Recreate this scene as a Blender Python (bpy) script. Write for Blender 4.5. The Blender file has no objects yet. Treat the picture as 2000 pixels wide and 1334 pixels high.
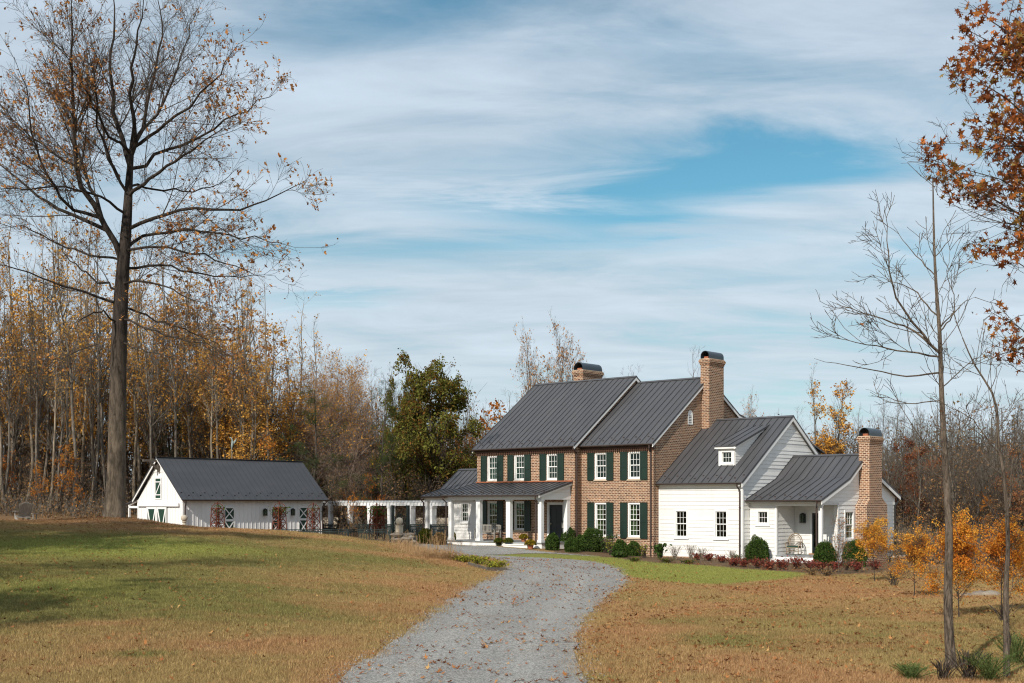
import bpy, math, random
import numpy as np
from mathutils import Vector, Matrix
from mathutils import noise as mnoise

R = math.radians
random.seed(7); rng = np.random.default_rng(7)
scene = bpy.context.scene
COL = scene.collection

# ------------------------------------------------------------------ camera
CZ = 3.0
FPX, HOR = 2430.0, 981.0                 # focal length and horizon row in a 2000 px wide frame
cam = bpy.data.cameras.new('camera'); camo = bpy.data.objects.new('camera', cam); COL.objects.link(camo)
camo.location = (0, 0, CZ); camo.rotation_euler = (R(90), 0, 0)
cam.sensor_width = 36; cam.lens = FPX * 36 / 2000.0
cam.shift_y = (HOR - 667.0) / 2000.0
cam.clip_end = 3000; cam.clip_start = 0.1
scene.camera = camo

# ------------------------------------------------------------------ sun, sky, exposure
TH = R(42.0)                              # the house stands turned 42 degrees
cT, sT = math.cos(TH), math.sin(TH)
SUN_EL = R(35)
sun_u, sun_v = 0.22, -0.9755               # towards the sun, in the house's own axes
sx, sy = sun_u * cT + sun_v * sT, -sun_u * sT + sun_v * cT
sundir = Vector((sx * math.cos(SUN_EL), sy * math.cos(SUN_EL), math.sin(SUN_EL))).normalized()
sl = bpy.data.lights.new('sun', 'SUN'); sl.energy = 4.4; sl.angle = R(0.55); sl.color = (1.0, 0.94, 0.85)
so = bpy.data.objects.new('sun', sl); COL.objects.link(so)
so.rotation_euler = sundir.to_track_quat('Z', 'Y').to_euler(); so.location = (-20, -30, 40)

world = bpy.data.worlds.new('World'); scene.world = world; world.use_nodes = True
def build_world():
    nt = world.node_tree; nt.nodes.clear(); L = nt.links.new
    def N(t, **k):
        n = nt.nodes.new(t)
        for a, b in k.items(): setattr(n, a, b)
        return n
    def M(op, a, b=None, c=None):
        n = N('ShaderNodeMath', operation=op)
        for i, v in enumerate((a, b, c)):
            if v is None: continue
            if isinstance(v, (int, float)): n.inputs[i].default_value = v
            else: L(v, n.inputs[i])
        return n.outputs[0]
    out = N('ShaderNodeOutputWorld'); bg = N('ShaderNodeBackground')
    sky = N('ShaderNodeTexSky'); sky.sky_type = 'NISHITA'; sky.sun_disc = False
    sky.sun_elevation = SUN_EL; sky.sun_rotation = math.atan2(sx, sy)
    sky.air_density = 1.0; sky.dust_density = 0.6; sky.ozone_density = 1.6; sky.altitude = 200
    tc = N('ShaderNodeTexCoord'); sp = N('ShaderNodeSeparateXYZ'); L(tc.outputs['Generated'], sp.inputs[0])
    x, y, z = sp.outputs
    zz = M('ADD', M('MAXIMUM', z, 0.0), 0.16)
    px = M('DIVIDE', x, zz); py = M('DIVIDE', y, zz)
    cb = N('ShaderNodeCombineXYZ'); L(px, cb.inputs[0]); L(py, cb.inputs[1])
    def noise(scale, sxx, syy, rot, det, rough, dist, off):
        mp = N('ShaderNodeMapping'); mp.inputs['Scale'].default_value = (sxx, syy, 1)
        mp.inputs['Rotation'].default_value = (0, 0, R(rot)); mp.inputs['Location'].default_value = (off, off * .7, 0)
        L(cb.outputs[0], mp.inputs['Vector'])
        n = N('ShaderNodeTexNoise'); n.inputs['Scale'].default_value = scale; n.inputs['Detail'].default_value = det
        n.inputs['Roughness'].default_value = rough; n.inputs['Distortion'].default_value = dist
        L(mp.outputs[0], n.inputs['Vector']); return n.outputs['Fac']
    big = noise(0.8, 0.55, 1.0, 8, 5, .5, .5, 3.1)
    fine = noise(1.9, 0.42, 1.15, 20, 9, .58, .5, 7.7)
    wisp = noise(1.0, 1.9, 4.6, 17, 8, .60, .55, 1.7)
    # blue openings in the veil, by direction
    ysafe = M('MAXIMUM', y, 0.05)
    a = M('ADD', M('DIVIDE', x, ysafe), M('MULTIPLY', M('SUBTRACT', fine, .5), .30)); b = M('ADD', M('DIVIDE', z, ysafe), M('MULTIPLY', M('SUBTRACT', wisp, .5), .085))
    def blob(cx, cy, rx, ry, tilt=0.0):
        ux = M('SUBTRACT', a, cx); uy = M('SUBTRACT', M('SUBTRACT', b, cy), M('MULTIPLY', ux, tilt))
        q = M('ADD', M('POWER', M('ABSOLUTE', M('DIVIDE', ux, rx)), 2.0), M('POWER', M('ABSOLUTE', M('DIVIDE', uy, ry)), 2.0))
        return M('POWER', 2.718, M('MULTIPLY', q, -1.0))
    gap = blob(0.185, 0.266, 0.110, 0.029, 0.10)
    gap = M('ADD', gap, M('MULTIPLY', blob(0.07, 0.235, 0.13, 0.014, -.05), 0.55))
    gap = M('ADD', gap, M('MULTIPLY', blob(-0.12, 0.40, 0.14, 0.045, 0.2), 0.60))
    gap = M('ADD', gap, M('MULTIPLY', blob(-0.13, 0.162, 0.08, 0.008, 0), 0.35))
    gap = M('ADD', gap, M('MULTIPLY', blob(0.20, 0.09, 0.4, 0.035, 0), 0.15)); gap = M('ADD', gap, M('MULTIPLY', blob(0.10, 0.375, 0.10, 0.02, 0), 0.2))
    gap = M('ADD', gap, M('MULTIPLY', blob(0.33, 0.20, 0.09, 0.02, 0.1), 0.3))
    gap = M('ADD', gap, M('MULTIPLY', blob(-0.02, 0.21, 0.12, 0.012, 0.1), 0.3))
    cov = M('ADD', M('MULTIPLY', M('SUBTRACT', big, 0.5), 1.1), M('ADD', M('MULTIPLY', M('SUBTRACT', fine, 0.5), 1.3), M('MULTIPLY', M('SUBTRACT', wisp, 0.5), 1.15)))
    cov = M('ADD', cov, 0.98)
    cov = M('SUBTRACT', cov, M('MULTIPLY', gap, 1.0))
    mr = N('ShaderNodeMapRange'); mr.interpolation_type = 'SMOOTHSTEP'
    mr.inputs['From Min'].default_value = -0.05; mr.inputs['From Max'].default_value = 1.05
    mr.inputs['To Min'].default_value = 0.0; mr.inputs['To Max'].default_value = 0.97
    L(cov, mr.inputs['Value'])
    # the veil: brighter low down, greyer high up
    cr = N('ShaderNodeValToRGB'); cr.color_ramp.elements[0].position = 0.0; cr.color_ramp.elements[1].position = 0.42
    cr.color_ramp.elements[0].color = (0.575, 0.665, 0.73, 1); cr.color_ramp.elements[1].color = (0.47, 0.56, 0.665, 1)
    L(z, cr.inputs[0])
    sc = N('ShaderNodeVectorMath', operation='SCALE'); L(cr.outputs[0], sc.inputs[0]); L(M('ADD', 9.7, M('ADD', M('MULTIPLY', M('SUBTRACT', wisp, .42), 5.5), M('MULTIPLY', M('SUBTRACT', fine, .45), 3.5))), sc.inputs['Scale'])
    tint = N('ShaderNodeMix', data_type='RGBA', blend_type='MULTIPLY'); tint.inputs[0].default_value = 1.0
    tint.inputs[7].default_value = (0.60, 1.05, 1.0, 1); L(sky.outputs[0], tint.inputs[6])
    mix = N('ShaderNodeMix', data_type='RGBA'); L(mr.outputs[0], mix.inputs[0]); L(tint.outputs[2], mix.inputs[6]); L(sc.outputs[0], mix.inputs[7])
    L(mix.outputs[2], bg.inputs[0]); bg.inputs[1].default_value = 0.10; L(bg.outputs[0], out.inputs[0])
build_world()
scene.view_settings.view_transform = 'Standard'; scene.view_settings.look = 'None'
scene.view_settings.exposure = 0.12; scene.view_settings.gamma = 1.0
scene.cycles.filter_width = 1.15; scene.cycles.max_bounces = 6; scene.cycles.diffuse_bounces = 3; scene.cycles.transparent_max_bounces = 8
scene.cycles.transmission_bounces = 4; scene.cycles.glossy_bounces = 2

# ------------------------------------------------------------------ materials
def new_mat(name):
    m = bpy.data.materials.new(name); m.use_nodes = True; nt = m.node_tree; nt.nodes.clear()
    return m, nt
class NT:
    def __init__(s, nt): s.nt = nt
    def N(s, t, **k):
        n = s.nt.nodes.new(t)
        for a, b in k.items(): setattr(n, a, b)
        return n
    def L(s, a, b): s.nt.links.new(a, b)
    def M(s, op, a, b=None, c=None, clamp=False):
        n = s.N('ShaderNodeMath', operation=op); n.use_clamp = clamp
        for i, v in enumerate((a, b, c)):
            if v is None: continue
            if isinstance(v, (int, float)): n.inputs[i].default_value = v
            else: s.L(v, n.inputs[i])
        return n.outputs[0]
    def noise(s, vec, scale, det=4, rough=.55, dist=0.):
        n = s.N('ShaderNodeTexNoise'); n.inputs['Scale'].default_value = scale; n.inputs['Detail'].default_value = det
        n.inputs['Roughness'].default_value = rough; n.inputs['Distortion'].default_value = dist
        if vec is not None: s.L(vec, n.inputs['Vector'])
        return n.outputs['Fac']
    def ramp(s, fac, stops):
        n = s.N('ShaderNodeValToRGB'); e = n.color_ramp.elements
        while len(e) < len(stops): e.new(0.5)
        for el, (p, c) in zip(e, stops): el.position = p; el.color = (*c, 1)
        s.L(fac, n.inputs[0]); return n.outputs[0]
    def mix(s, fac, a, b, mode='MIX'):
        n = s.N('ShaderNodeMix', data_type='RGBA', blend_type=mode)
        for i, v in ((0, fac), (6, a), (7, b)):
            if isinstance(v, (int, float)): n.inputs[i].default_value = v
            elif isinstance(v, tuple): n.inputs[i].default_value = (*v, 1) if len(v) == 3 else v
            else: s.L(v, n.inputs[i])
        return n.outputs[2]
    def maprange(s, v, a, b, c=0., d=1.):
        n = s.N('ShaderNodeMapRange'); s.L(v, n.inputs[0])
        for i, q in enumerate((a, b, c, d)): n.inputs[i + 1].default_value = q
        return n.outputs[0]
    def vmap(s, vec, scale=(1, 1, 1), loc=(0, 0, 0)):
        n = s.N('ShaderNodeMapping'); n.inputs['Scale'].default_value = scale; n.inputs['Location'].default_value = loc
        s.L(vec, n.inputs['Vector']); return n.outputs[0]
    def finish(s, col, rough=.7, bump=None, bstr=.3, bdist=.01, spec=.3, metal=0.):
        p = s.N('ShaderNodeBsdfPrincipled'); o = s.N('ShaderNodeOutputMaterial')
        for k, v in (('Base Color', col), ('Roughness', rough), ('Specular IOR Level', spec), ('Metallic', metal)):
            if isinstance(v, (int, float)): p.inputs[k].default_value = v
            elif isinstance(v, tuple): p.inputs[k].default_value = (*v, 1)
            else: s.L(v, p.inputs[k])
        if bump is not None:
            b = s.N('ShaderNodeBump'); b.inputs['Strength'].default_value = bstr; b.inputs['Distance'].default_value = bdist
            s.L(bump, b.inputs['Height']); s.L(b.outputs[0], p.inputs['Normal'])
        s.L(p.outputs[0], o.inputs[0]); return p
MAT = {}
def paint(name, col, var=.10, scale=1.5, rough=.6, spec=.3, dirt=None):
    m, nt = new_mat(name); g = NT(nt)
    tc = g.N('ShaderNodeTexCoord').outputs['Object']
    f = g.noise(g.vmap(tc, (1, 1, .4)), scale, 5, .6)
    f2 = g.noise(tc, 22, 3, .6)
    lo = tuple(c * (1 - var) for c in col); hi = tuple(min(1, c * (1 + var * .6)) for c in col)
    c = g.ramp(f, [(.3, lo), (.7, hi)])
    if dirt:
        c = g.mix(g.maprange(g.noise(g.vmap(tc, (1, 1, .15)), 3.1, 6, .7), .55, .8, 0, .5), c, dirt)
    g.finish(c, g.maprange(f2, .3, .7, rough - .06, rough + .06), f2, .12, .004, spec)
    MAT[name] = m; return m
paint('white_paint', (.745, .73, .695), .06, .9, .55, dirt=(.57, .55, .50))
paint('white_trim', (.78, .77, .745), .03, 1.2, .5)
paint('barn_white', (.77, .76, .74), .05, .7, .6, dirt=(.60, .58, .54))
paint('pergola_white', (.86, .855, .84), .06, 2, .6, dirt=(.55, .55, .50))
paint('shutter_green', (.008, .025, .016), .25, 2.5, .45, .5)
paint('door_black', (.006, .010, .012), .2, 2, .35, .5)
paint('barn_green', (.014, .048, .030), .2, 2, .5, .4)
paint('fence_green', (.022, .034, .032), .35, 3, .6, .3)
paint('gutter_brown', (.055, .034, .028), .2, 3, .38, .5)
paint('cornice_brown', (.070, .035, .022), .3, 6, .7, .3)
paint('cap_metal', (.018, .030, .040), .25, 2.5, .32, .6)
paint('lantern_black', (.015, .014, .013), .2, 5, .45, .5)
paint('deck_grey', (.22, .23, .23), .15, 4, .7, .3)
paint('room_dark', (.05, .045, .04), .3, 1, .9, .1)
paint('sill_stone', (.52, .41, .30), .12, 3, .8, .2)
paint('weathered_wood', (.27, .25, .22), .25, 5, .8, .2)
paint('old_timber', (.13, .11, .09), .3, 5, .85, .2)
paint('wicker', (.25, .19, .13), .3, 14, .75, .25)
paint('cushion_green', (.03, .06, .045), .2, 6, .9, .1)
paint('rust_lattice', (.15, .045, .025), .35, 8, .75, .2)
paint('terracotta', (.34, .12, .06), .25, 5, .8, .2)
paint('blue_pot', (.06, .08, .11), .2, 5, .4, .4)
paint('stucco', (.47, .40, .31), .10, 1.2, .9, .1)
paint('curtain', (.55, .56, .45), .15, 5, .95, .05)
paint('verdigris', (.26, .31, .29), .2, 6, .7, .3)
paint('threshold_wood', (.36, .18, .07), .2, 6, .6, .3)
paint('brass', (.5, .42, .3), .1, 5, .35, .5)

def mk_brick(name='brick', tone=1.0):
    m, nt = new_mat(name); g = NT(nt)
    tc = g.N('ShaderNodeTexCoord').outputs['Object']
    sp = g.N('ShaderNodeSeparateXYZ'); g.L(tc, sp.inputs[0])
    cb = g.N('ShaderNodeCombineXYZ'); g.L(g.M('ADD', sp.outputs[0], sp.outputs[1]), cb.inputs[0]); g.L(sp.outputs[2], cb.inputs[1])
    b = g.N('ShaderNodeTexBrick'); g.L(cb.outputs[0], b.inputs['Vector'])
    b.inputs['Scale'].default_value = 1; b.inputs['Brick Width'].default_value = .21; b.inputs['Row Height'].default_value = .090
    b.inputs['Mortar Size'].default_value = .0125; b.inputs['Mortar Smooth'].default_value = .1; b.inputs['Bias'].default_value = .05
    b.inputs['Color1'].default_value = (.335 * tone, .165 * tone, .090 * tone, 1); b.inputs['Color2'].default_value = (.085 * tone, .038 * tone, .028 * tone, 1)
    b.inputs['Mortar'].default_value = (.62 * tone, .495 * tone, .365 * tone, 1)
    big = g.noise(tc, .9, 4, .6); mid = g.noise(g.vmap(tc, (1, 1, 3)), 6, 3, .7)
    c = g.mix(g.maprange(big, .35, .7, 0, .35), b.outputs['Color'], (.30, .20, .13), 'MIX')
    c = g.mix(g.maprange(mid, .3, .7, 0, .6), c, g.mix(1.0, c, (.72, .62, .55), 'MULTIPLY'))
    g.finish(c, .88, b.outputs['Fac'], -.5, .008, .15); MAT[name] = m
mk_brick()
mk_brick('brick_warm', 1.15)

def mk_roof(name, col):
    m, nt = new_mat(name); g = NT(nt)
    tc = g.N('ShaderNodeTexCoord').outputs['Object']
    f = g.noise(g.vmap(tc, (1, .25, .25)), 2.2, 5, .6); f2 = g.noise(tc, 60, 2, .5); st = g.noise(g.vmap(tc, (2.63, .12, .12)), 1.0, 2, .5)
    c = g.ramp(f, [(.3, tuple(x * .86 for x in col)), (.7, tuple(x * 1.14 for x in col))])
    c = g.mix(g.maprange(st, .4, .6, 0, .22), c, tuple(x * .72 for x in col))
    c = g.mix(g.maprange(g.noise(tc, 5, 6, .75), .62, .75, 0, .25), c, (.16, .15, .14))
    g.finish(c, g.maprange(f, .3, .7, .40, .55), f2, .05, .003, .45, 0.15); MAT[name] = m
mk_roof('roof_metal', (.078, .076, .079))
mk_roof('barn_roof_metal', (.058, .058, .062)); mk_roof('seam_shade_metal', (.034, .033, .035)); mk_roof('barn_seam_shade_metal', (.046, .046, .05))  # seams darker than their roofs: shade beside the ribs put into the colour

def mk_glass():
    m, nt = new_mat('glass'); g = NT(nt); o = g.N('ShaderNodeOutputMaterial')
    tr = g.N('ShaderNodeBsdfTransparent'); tr.inputs[0].default_value = (.52, .60, .50, 1)
    gl = g.N('ShaderNodeBsdfGlossy'); gl.inputs['Roughness'].default_value = .03; gl.inputs[0].default_value = (.8, .9, .85, 1)
    tc = g.N('ShaderNodeTexCoord').outputs['Object']; bp = g.N('ShaderNodeBump'); bp.inputs['Strength'].default_value = .25; bp.inputs['Distance'].default_value = .02
    g.L(g.noise(tc, 2.5, 2), bp.inputs['Height']); g.L(bp.outputs[0], gl.inputs['Normal'])
    fr = g.N('ShaderNodeFresnel'); fr.inputs[0].default_value = 1.5
    mx = g.N('ShaderNodeMixShader'); g.L(g.M('MULTIPLY', fr.outputs[0], .75, clamp=True), mx.inputs[0]); g.L(tr.outputs[0], mx.inputs[1]); g.L(gl.outputs[0], mx.inputs[2])
    g.L(mx.outputs[0], o.inputs[0]); MAT['glass'] = m
mk_glass()

def mk_bark(name, dark, light, scale=6, low=None):
    m, nt = new_mat(name); g = NT(nt)
    tc = g.N('ShaderNodeTexCoord').outputs['Object']
    f = g.noise(g.vmap(tc, (1, 1, .18)), scale, 6, .75, .6); f2 = g.noise(tc, .8, 3, .5); pt = g.noise(g.vmap(tc, (1, 1, .5)), 1.7, 6, .7)
    def two(d, l): return g.mix(g.maprange(pt, .50, .66, 0, .65), g.ramp(f, [(.38, d), (.5, tuple((a + b) / 2 for a, b in zip(d, l))), (.62, l)]), tuple(min(1, x * 1.35) for x in l))
    c = two(dark, light)
    if low is not None:
        z = g.N('ShaderNodeSeparateXYZ'); g.L(tc, z.inputs[0])
        k = g.maprange(g.M('ADD', z.outputs[2], g.M('MULTIPLY', f2, 4.0)), 5.0, 11.0, 1, 0)
        c = g.mix(k, c, two(tuple(x * .38 for x in low), low))
    g.finish(c, .9, f, 1.0, .06, .1); MAT[name] = m
mk_bark('bark_dark', (.012, .010, .009), (.060, .048, .040), 7, low=(.165, .130, .095))
mk_bark('bark_grey', (.05, .042, .034), (.20, .17, .135), 11)
mk_bark('bark_near', (.045, .034, .026), (.21, .165, .125), 26)
mk_bark('bark_pale', (.10, .08, .058), (.31, .25, .18), 4)
mk_bark('bark_twig', (.035, .028, .023), (.115, .09, .07), 9)
mk_bark('bark_brown', (.035, .027, .022), (.11, .088, .07), 7)
mk_bark('twig_mauve', (.18, .13, .10), (.36, .27, .21), 5)

def mk_leaf(name, cols, trans=.35, nscale=.6, obj_var=.0):
    m, nt = new_mat(name); g = NT(nt); o = g.N('ShaderNodeOutputMaterial')
    tc = g.N('ShaderNodeTexCoord').outputs['Object']
    geo = g.N('ShaderNodeNewGeometry'); ri = geo.outputs['Random Per Island']
    f = g.M('ADD', g.M('MULTIPLY', g.noise(tc, nscale, 3, .6), 1.25), g.M('MULTIPLY', ri, .62)); f = g.M('SUBTRACT', f, .42)
    if obj_var:
        oi = g.N('ShaderNodeObjectInfo'); f = g.M('ADD', f, g.M('MULTIPLY', g.M('SUBTRACT', oi.outputs['Random'], .5), obj_var))
    n = len(cols); c = g.ramp(f, [(.12 + .76 * i / (n - 1), q) for i, q in enumerate(cols)])
    br = g.maprange(g.M('FRACT', g.M('MULTIPLY', ri, 17.3)), 0, 1, .62, 1.2)
    sc = g.N('ShaderNodeVectorMath', operation='SCALE'); g.L(c, sc.inputs[0]); g.L(br, sc.inputs['Scale'])
    d = g.N('ShaderNodeBsdfDiffuse'); t = g.N('ShaderNodeBsdfTranslucent'); g.L(sc.outputs[0], d.inputs[0]); g.L(sc.outputs[0], t.inputs[0])
    mx = g.N('ShaderNodeMixShader'); mx.inputs[0].default_value = trans; g.L(d.outputs[0], mx.inputs[1]); g.L(t.outputs[0], mx.inputs[2])
    g.L(mx.outputs[0], o.inputs[0]); MAT[name] = m
mk_leaf('leaf_tulip', [(.20, .09, .05), (.40, .17, .06), (.58, .26, .075), (.46, .30, .15)])
mk_leaf('leaf_yellow', [(.34, .15, .035), (.58, .27, .05), (.78, .43, .085), (.70, .42, .12)], obj_var=.5)
mk_leaf('leaf_tan', [(.40, .20, .10), (.58, .33, .17), (.66, .42, .22)], obj_var=.3)
mk_leaf('leaf_orange', [(.34, .11, .03), (.50, .18, .035), (.58, .27, .05)], obj_var=.5)
mk_leaf('leaf_gold', [(.66, .22, .035), (.82, .38, .055), (.86, .54, .09)], .45, obj_var=.6)
mk_leaf('leaf_rust', [(.16, .055, .030), (.30, .105, .045), (.42, .19, .08)], obj_var=.6)
mk_leaf('leaf_oak', [(.10, .035, .020), (.24, .075, .028), (.46, .16, .045), (.26, .18, .05)], .3, .8)
mk_leaf('leaf_green', [(.22, .085, .028), (.15, .11, .025), (.12, .13, .028), (.23, .23, .055)], .25, .35)
mk_leaf('leaf_pine', [(.030, .050, .018), (.06, .085, .028), (.10, .12, .04)], .15, .5, .3)
mk_leaf('leaf_pine_young', [(.07, .10, .035), (.12, .16, .05), (.17, .20, .07)], .2, 1.5)
mk_leaf('leaf_box', [(.030, .055, .012), (.055, .095, .022), (.10, .145, .035)], .15, 1.5)
mk_leaf('leaf_brush', [(.13, .085, .055), (.24, .155, .085), (.34, .19, .09), (.18, .14, .07)], .25, .25)
mk_leaf('leaf_barberry', [(.14, .030, .022), (.27, .06, .045), (.34, .13, .07)], .25, 2)
mk_leaf('leaf_straw', [(.25, .16, .07), (.36, .24, .12), (.30, .15, .07)], .3, 2)
mk_leaf('leaf_chartreuse', [(.20, .22, .03), (.34, .34, .05), (.28, .20, .03)], .3, 2)
mk_leaf('leaf_mum', [(.05, .07, .015), (.30, .20, .02), (.50, .30, .03)], .25, 4)
mk_leaf('leaf_mum_green', [(.04, .07, .015), (.08, .11, .02), (.20, .13, .02)], .25, 4)
mk_leaf('leaf_vine_red', [(.09, .018, .012), (.20, .045, .022), (.14, .10, .03)], .25, 2)
mk_leaf('leaf_vine_green', [(.05, .09, .02), (.09, .16, .04)], .25, 2)
mk_leaf('petal_white', [(.65, .65, .62), (.8, .8, .78)], .3, 4)
mk_leaf('leaf_litter', [(.11, .035, .018), (.25, .09, .035), (.40, .17, .06), (.50, .30, .12)], .15, .5)

# ------------------------------------------------------------------ mesh helpers
def link(o, parent=None):
    COL.objects.link(o)
    if parent is not None: o.parent = parent
    return o
def thing(name, label, cat, loc=(0, 0, 0), rz=0, group=None, kind=None):
    o = bpy.data.objects.new(name, None); COL.objects.link(o); o.empty_display_size = .3
    o.location = loc; o.rotation_euler = (0, 0, rz); tag(o, label, cat, group, kind); return o
def tag(o, label=None, cat=None, group=None, kind=None):
    if label: o['label'] = label
    if cat: o['category'] = cat
    if group: o['group'] = group
    if kind: o['kind'] = kind
    return o
def copy_tree(o, parent=None):
    c = o.copy(); COL.objects.link(c)
    if parent is not None: c.parent = parent
    for ch in list(o.children): copy_tree(ch, c)
    return c
class MB:
    def __init__(s): s.v = []; s.f = []; s.mi = []
    def add(s, vs, fs, mi=0):
        k = len(s.v); s.v.extend(vs); s.f.extend([tuple(i + k for i in f) for f in fs]); s.mi.extend([mi] * len(fs)); return s
    def box(s, x0, x1, y0, y1, z0, z1, mi=0):
        return s.add([(x0, y0, z0), (x1, y0, z0), (x1, y1, z0), (x0, y1, z0), (x0, y0, z1), (x1, y0, z1), (x1, y1, z1), (x0, y1, z1)],
                     [(0, 3, 2, 1), (4, 5, 6, 7), (0, 1, 5, 4), (1, 2, 6, 5), (2, 3, 7, 6), (3, 0, 4, 7)], mi)
    def bar(s, p, q, w, h, mi=0, up=(0, 0, 1)):
        p, q = Vector(p), Vector(q); d = (q - p)
        if d.length < 1e-6: return s
        d.normalize(); u = Vector(up)
        if abs(d.dot(u)) > .98: u = Vector((1, 0, 0))
        a = d.cross(u).normalized() * (w / 2); b = a.cross(d).normalized() * (h / 2)
        vs = [tuple(e + i * a + j * b) for e in (p, q) for i, j in ((-1, -1), (1, -1), (1, 1), (-1, 1))]
        return s.add(vs, [(0, 1, 2, 3), (7, 6, 5, 4), (0, 4, 5, 1), (1, 5, 6, 2), (2, 6, 7, 3), (3, 7, 4, 0)], mi)
    def prism(s, pts, off, mi=0):
        n = len(pts); off = Vector(off); a = [tuple(p) for p in pts]; b = [tuple(Vector(p) + off) for p in pts]
        return s.add(a + b, [tuple(range(n)), tuple(range(2 * n - 1, n - 1, -1))] + [(i, i + n, (i + 1) % n + n, (i + 1) % n) for i in range(n)], mi)
    def tube(s, pts, rs, n=8, mi=0, cap=True):
        pts = [Vector(p) for p in pts]; k = len(s.v); prev = None
        if isinstance(rs, (int, float)): rs = [rs] * len(pts)
        for i, p in enumerate(pts):
            d = (pts[min(i + 1, len(pts) - 1)] - pts[max(i - 1, 0)]).normalized()
            if prev is None: a = d.orthogonal().normalized()
            else: a = (prev - d * prev.dot(d)).normalized()
            prev = a; b = d.cross(a)
            for j in range(n):
                t = 2 * math.pi * j / n; s.v.append(tuple(p + (a * math.cos(t) + b * math.sin(t)) * rs[i]))
        for i in range(len(pts) - 1):
            for j in range(n):
                s.f.append((k + i * n + j, k + i * n + (j + 1) % n, k + (i + 1) * n + (j + 1) % n, k + (i + 1) * n + j)); s.mi.append(mi)
        if cap:
            s.f.append(tuple(k + j for j in range(n))[::-1]); s.mi.append(mi)
            e = k + (len(pts) - 1) * n; s.f.append(tuple(e + j for j in range(n))); s.mi.append(mi)
        return s
    def lathe(s, prof, c=(0, 0), n=16, mi=0):
        k = len(s.v)
        for r, z in prof:
            for j in range(n):
                t = 2 * math.pi * j / n; s.v.append((c[0] + r * math.cos(t), c[1] + r * math.sin(t), z))
        for i in range(len(prof) - 1):
            for j in range(n):
                s.f.append((k + i * n + j, k + i * n + (j + 1) % n, k + (i + 1) * n + (j + 1) % n, k + (i + 1) * n + j)); s.mi.append(mi)
        s.f.append(tuple(k + j for j in range(n))[::-1]); s.mi.append(mi)
        e = k + (len(prof) - 1) * n; s.f.append(tuple(e + j for j in range(n))); s.mi.append(mi)
        return s
    def build(s, name, mats, parent=None, smooth=False):
        me = bpy.data.meshes.new(name); me.from_pydata(s.v, [], s.f)
        if isinstance(mats, str): mats = [mats]
        for m in mats: me.materials.append(MAT[m])
        if len(mats) > 1: me.polygons.foreach_set('material_index', s.mi)
        if smooth: me.polygons.foreach_set('use_smooth', [True] * len(me.polygons))
        me.update(); o = bpy.data.objects.new(name, me); return link(o, parent)
def np_mesh(name, groups, mats, parent=None, smooth_mats=(0,), attrs=None):
    """groups: list of (verts Nx3, faces MxK, material index)"""
    vs, loops, starts, totals, mi, sm = [], [], [], [], [], []
    vo = lo = 0
    for v, f, m in groups:
        if len(f) == 0: continue
        vs.append(v); loops.append((f + vo).ravel()); k = f.shape[1]
        starts.append(lo + np.arange(len(f)) * k); totals.append(np.full(len(f), k)); mi.append(np.full(len(f), m))
        sm.append(np.full(len(f), m in smooth_mats)); vo += len(v); lo += f.size
    me = bpy.data.meshes.new(name)
    V = np.concatenate(vs).astype(np.float32); LP = np.concatenate(loops).astype(np.int32)
    me.vertices.add(len(V)); me.vertices.foreach_set('co', V.ravel())
    me.loops.add(len(LP)); me.loops.foreach_set('vertex_index', LP)
    st = np.concatenate(starts).astype(np.int32); me.polygons.add(len(st))
    me.polygons.foreach_set('loop_start', st); me.polygons.foreach_set('loop_total', np.concatenate(totals).astype(np.int32))
    me.polygons.foreach_set('material_index', np.concatenate(mi).astype(np.int32))
    me.polygons.foreach_set('use_smooth', np.concatenate(sm))
    for m in mats: me.materials.append(MAT[m])
    me.update(calc_edges=True); me.validate()
    o = bpy.data.objects.new(name, me); return link(o, parent)

# ------------------------------------------------------------------ terrain height
def XY(px, Y): return ((px - 1000.0) / FPX * Y, Y)
O0 = XY(1450, 62.0)                       # house frame origin: front right corner of the white wing
OB = XY(357, 77.0)                        # barn frame origin: its near corner
def H(u, v, o=O0): return (o[0] + u * cT + v * sT, o[1] - u * sT + v * cT)
ctl = []
def cp(px, py, Y): x, y = XY(px, Y); ctl.append((x, y, CZ - (py - HOR) * Y / FPX))
def cz(x, y, z): ctl.append((x, y, z))
for px in (-300, 0, 500, 900, 1400, 2000, 2300): cp(px, 1334, 18)
for x in (-30, -12, 0, 12, 30): cz(x, 2, 1.0); cz(x, -25, 1.2)
cz(0, 30, .33); cz(8, 30, .30); cz(16, 30, .28); cz(28, 32, .2); cz(2, 42, .28); cz(12, 44, .12); cz(22, 46, -.05); cz(34, 50, -.2)
for px, z in ((-200, 1.6), (0, 1.42), (250, 1.28), (500, 1.02), (700, .70)): x, y = XY(px, 40); cz(x, y, z)
for px, z in ((-200, 1.1), (0, 1.0), (300, .88), (600, .62)): x, y = XY(px, 29); cz(x, y, z)
for a in ((-150, 1018, 57), (0, 1018, 57), (100, 1019, 57), (222, 1020, 57), (300, 1026, 58), (400, 1031, 60), (480, 1036, 61), (560, 1040, 62), (640, 1045, 62), (700, 1053, 62), (760, 1062, 61), (830, 1074, 60), (900, 1083, 58)): cp(*a)
for u, v, z in ((-17, -3.9, .63), (-13.5, -3.9, .62), (-10.2, -3.9, .58), (-20, -3.5, .66), (-10, -1.5, .45), (-5.1, -.9, .22), (-5, -.3, .17), (0, -.2, .12), (1.6, .3, .10), (4.4, 1, .02), (4.9, 4, -.04), (5, 8.6, -.1),
                (-14, -8, .42), (-9, -6, .30), (-4, -5, .20), (3, -5, .06), (9, 0, -.1), (10, 9, -.2), (-20, 4, .7), (-10, 12, .6), (0, 12, .1)): x, y = H(u, v); cz(x, y, z)
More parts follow.
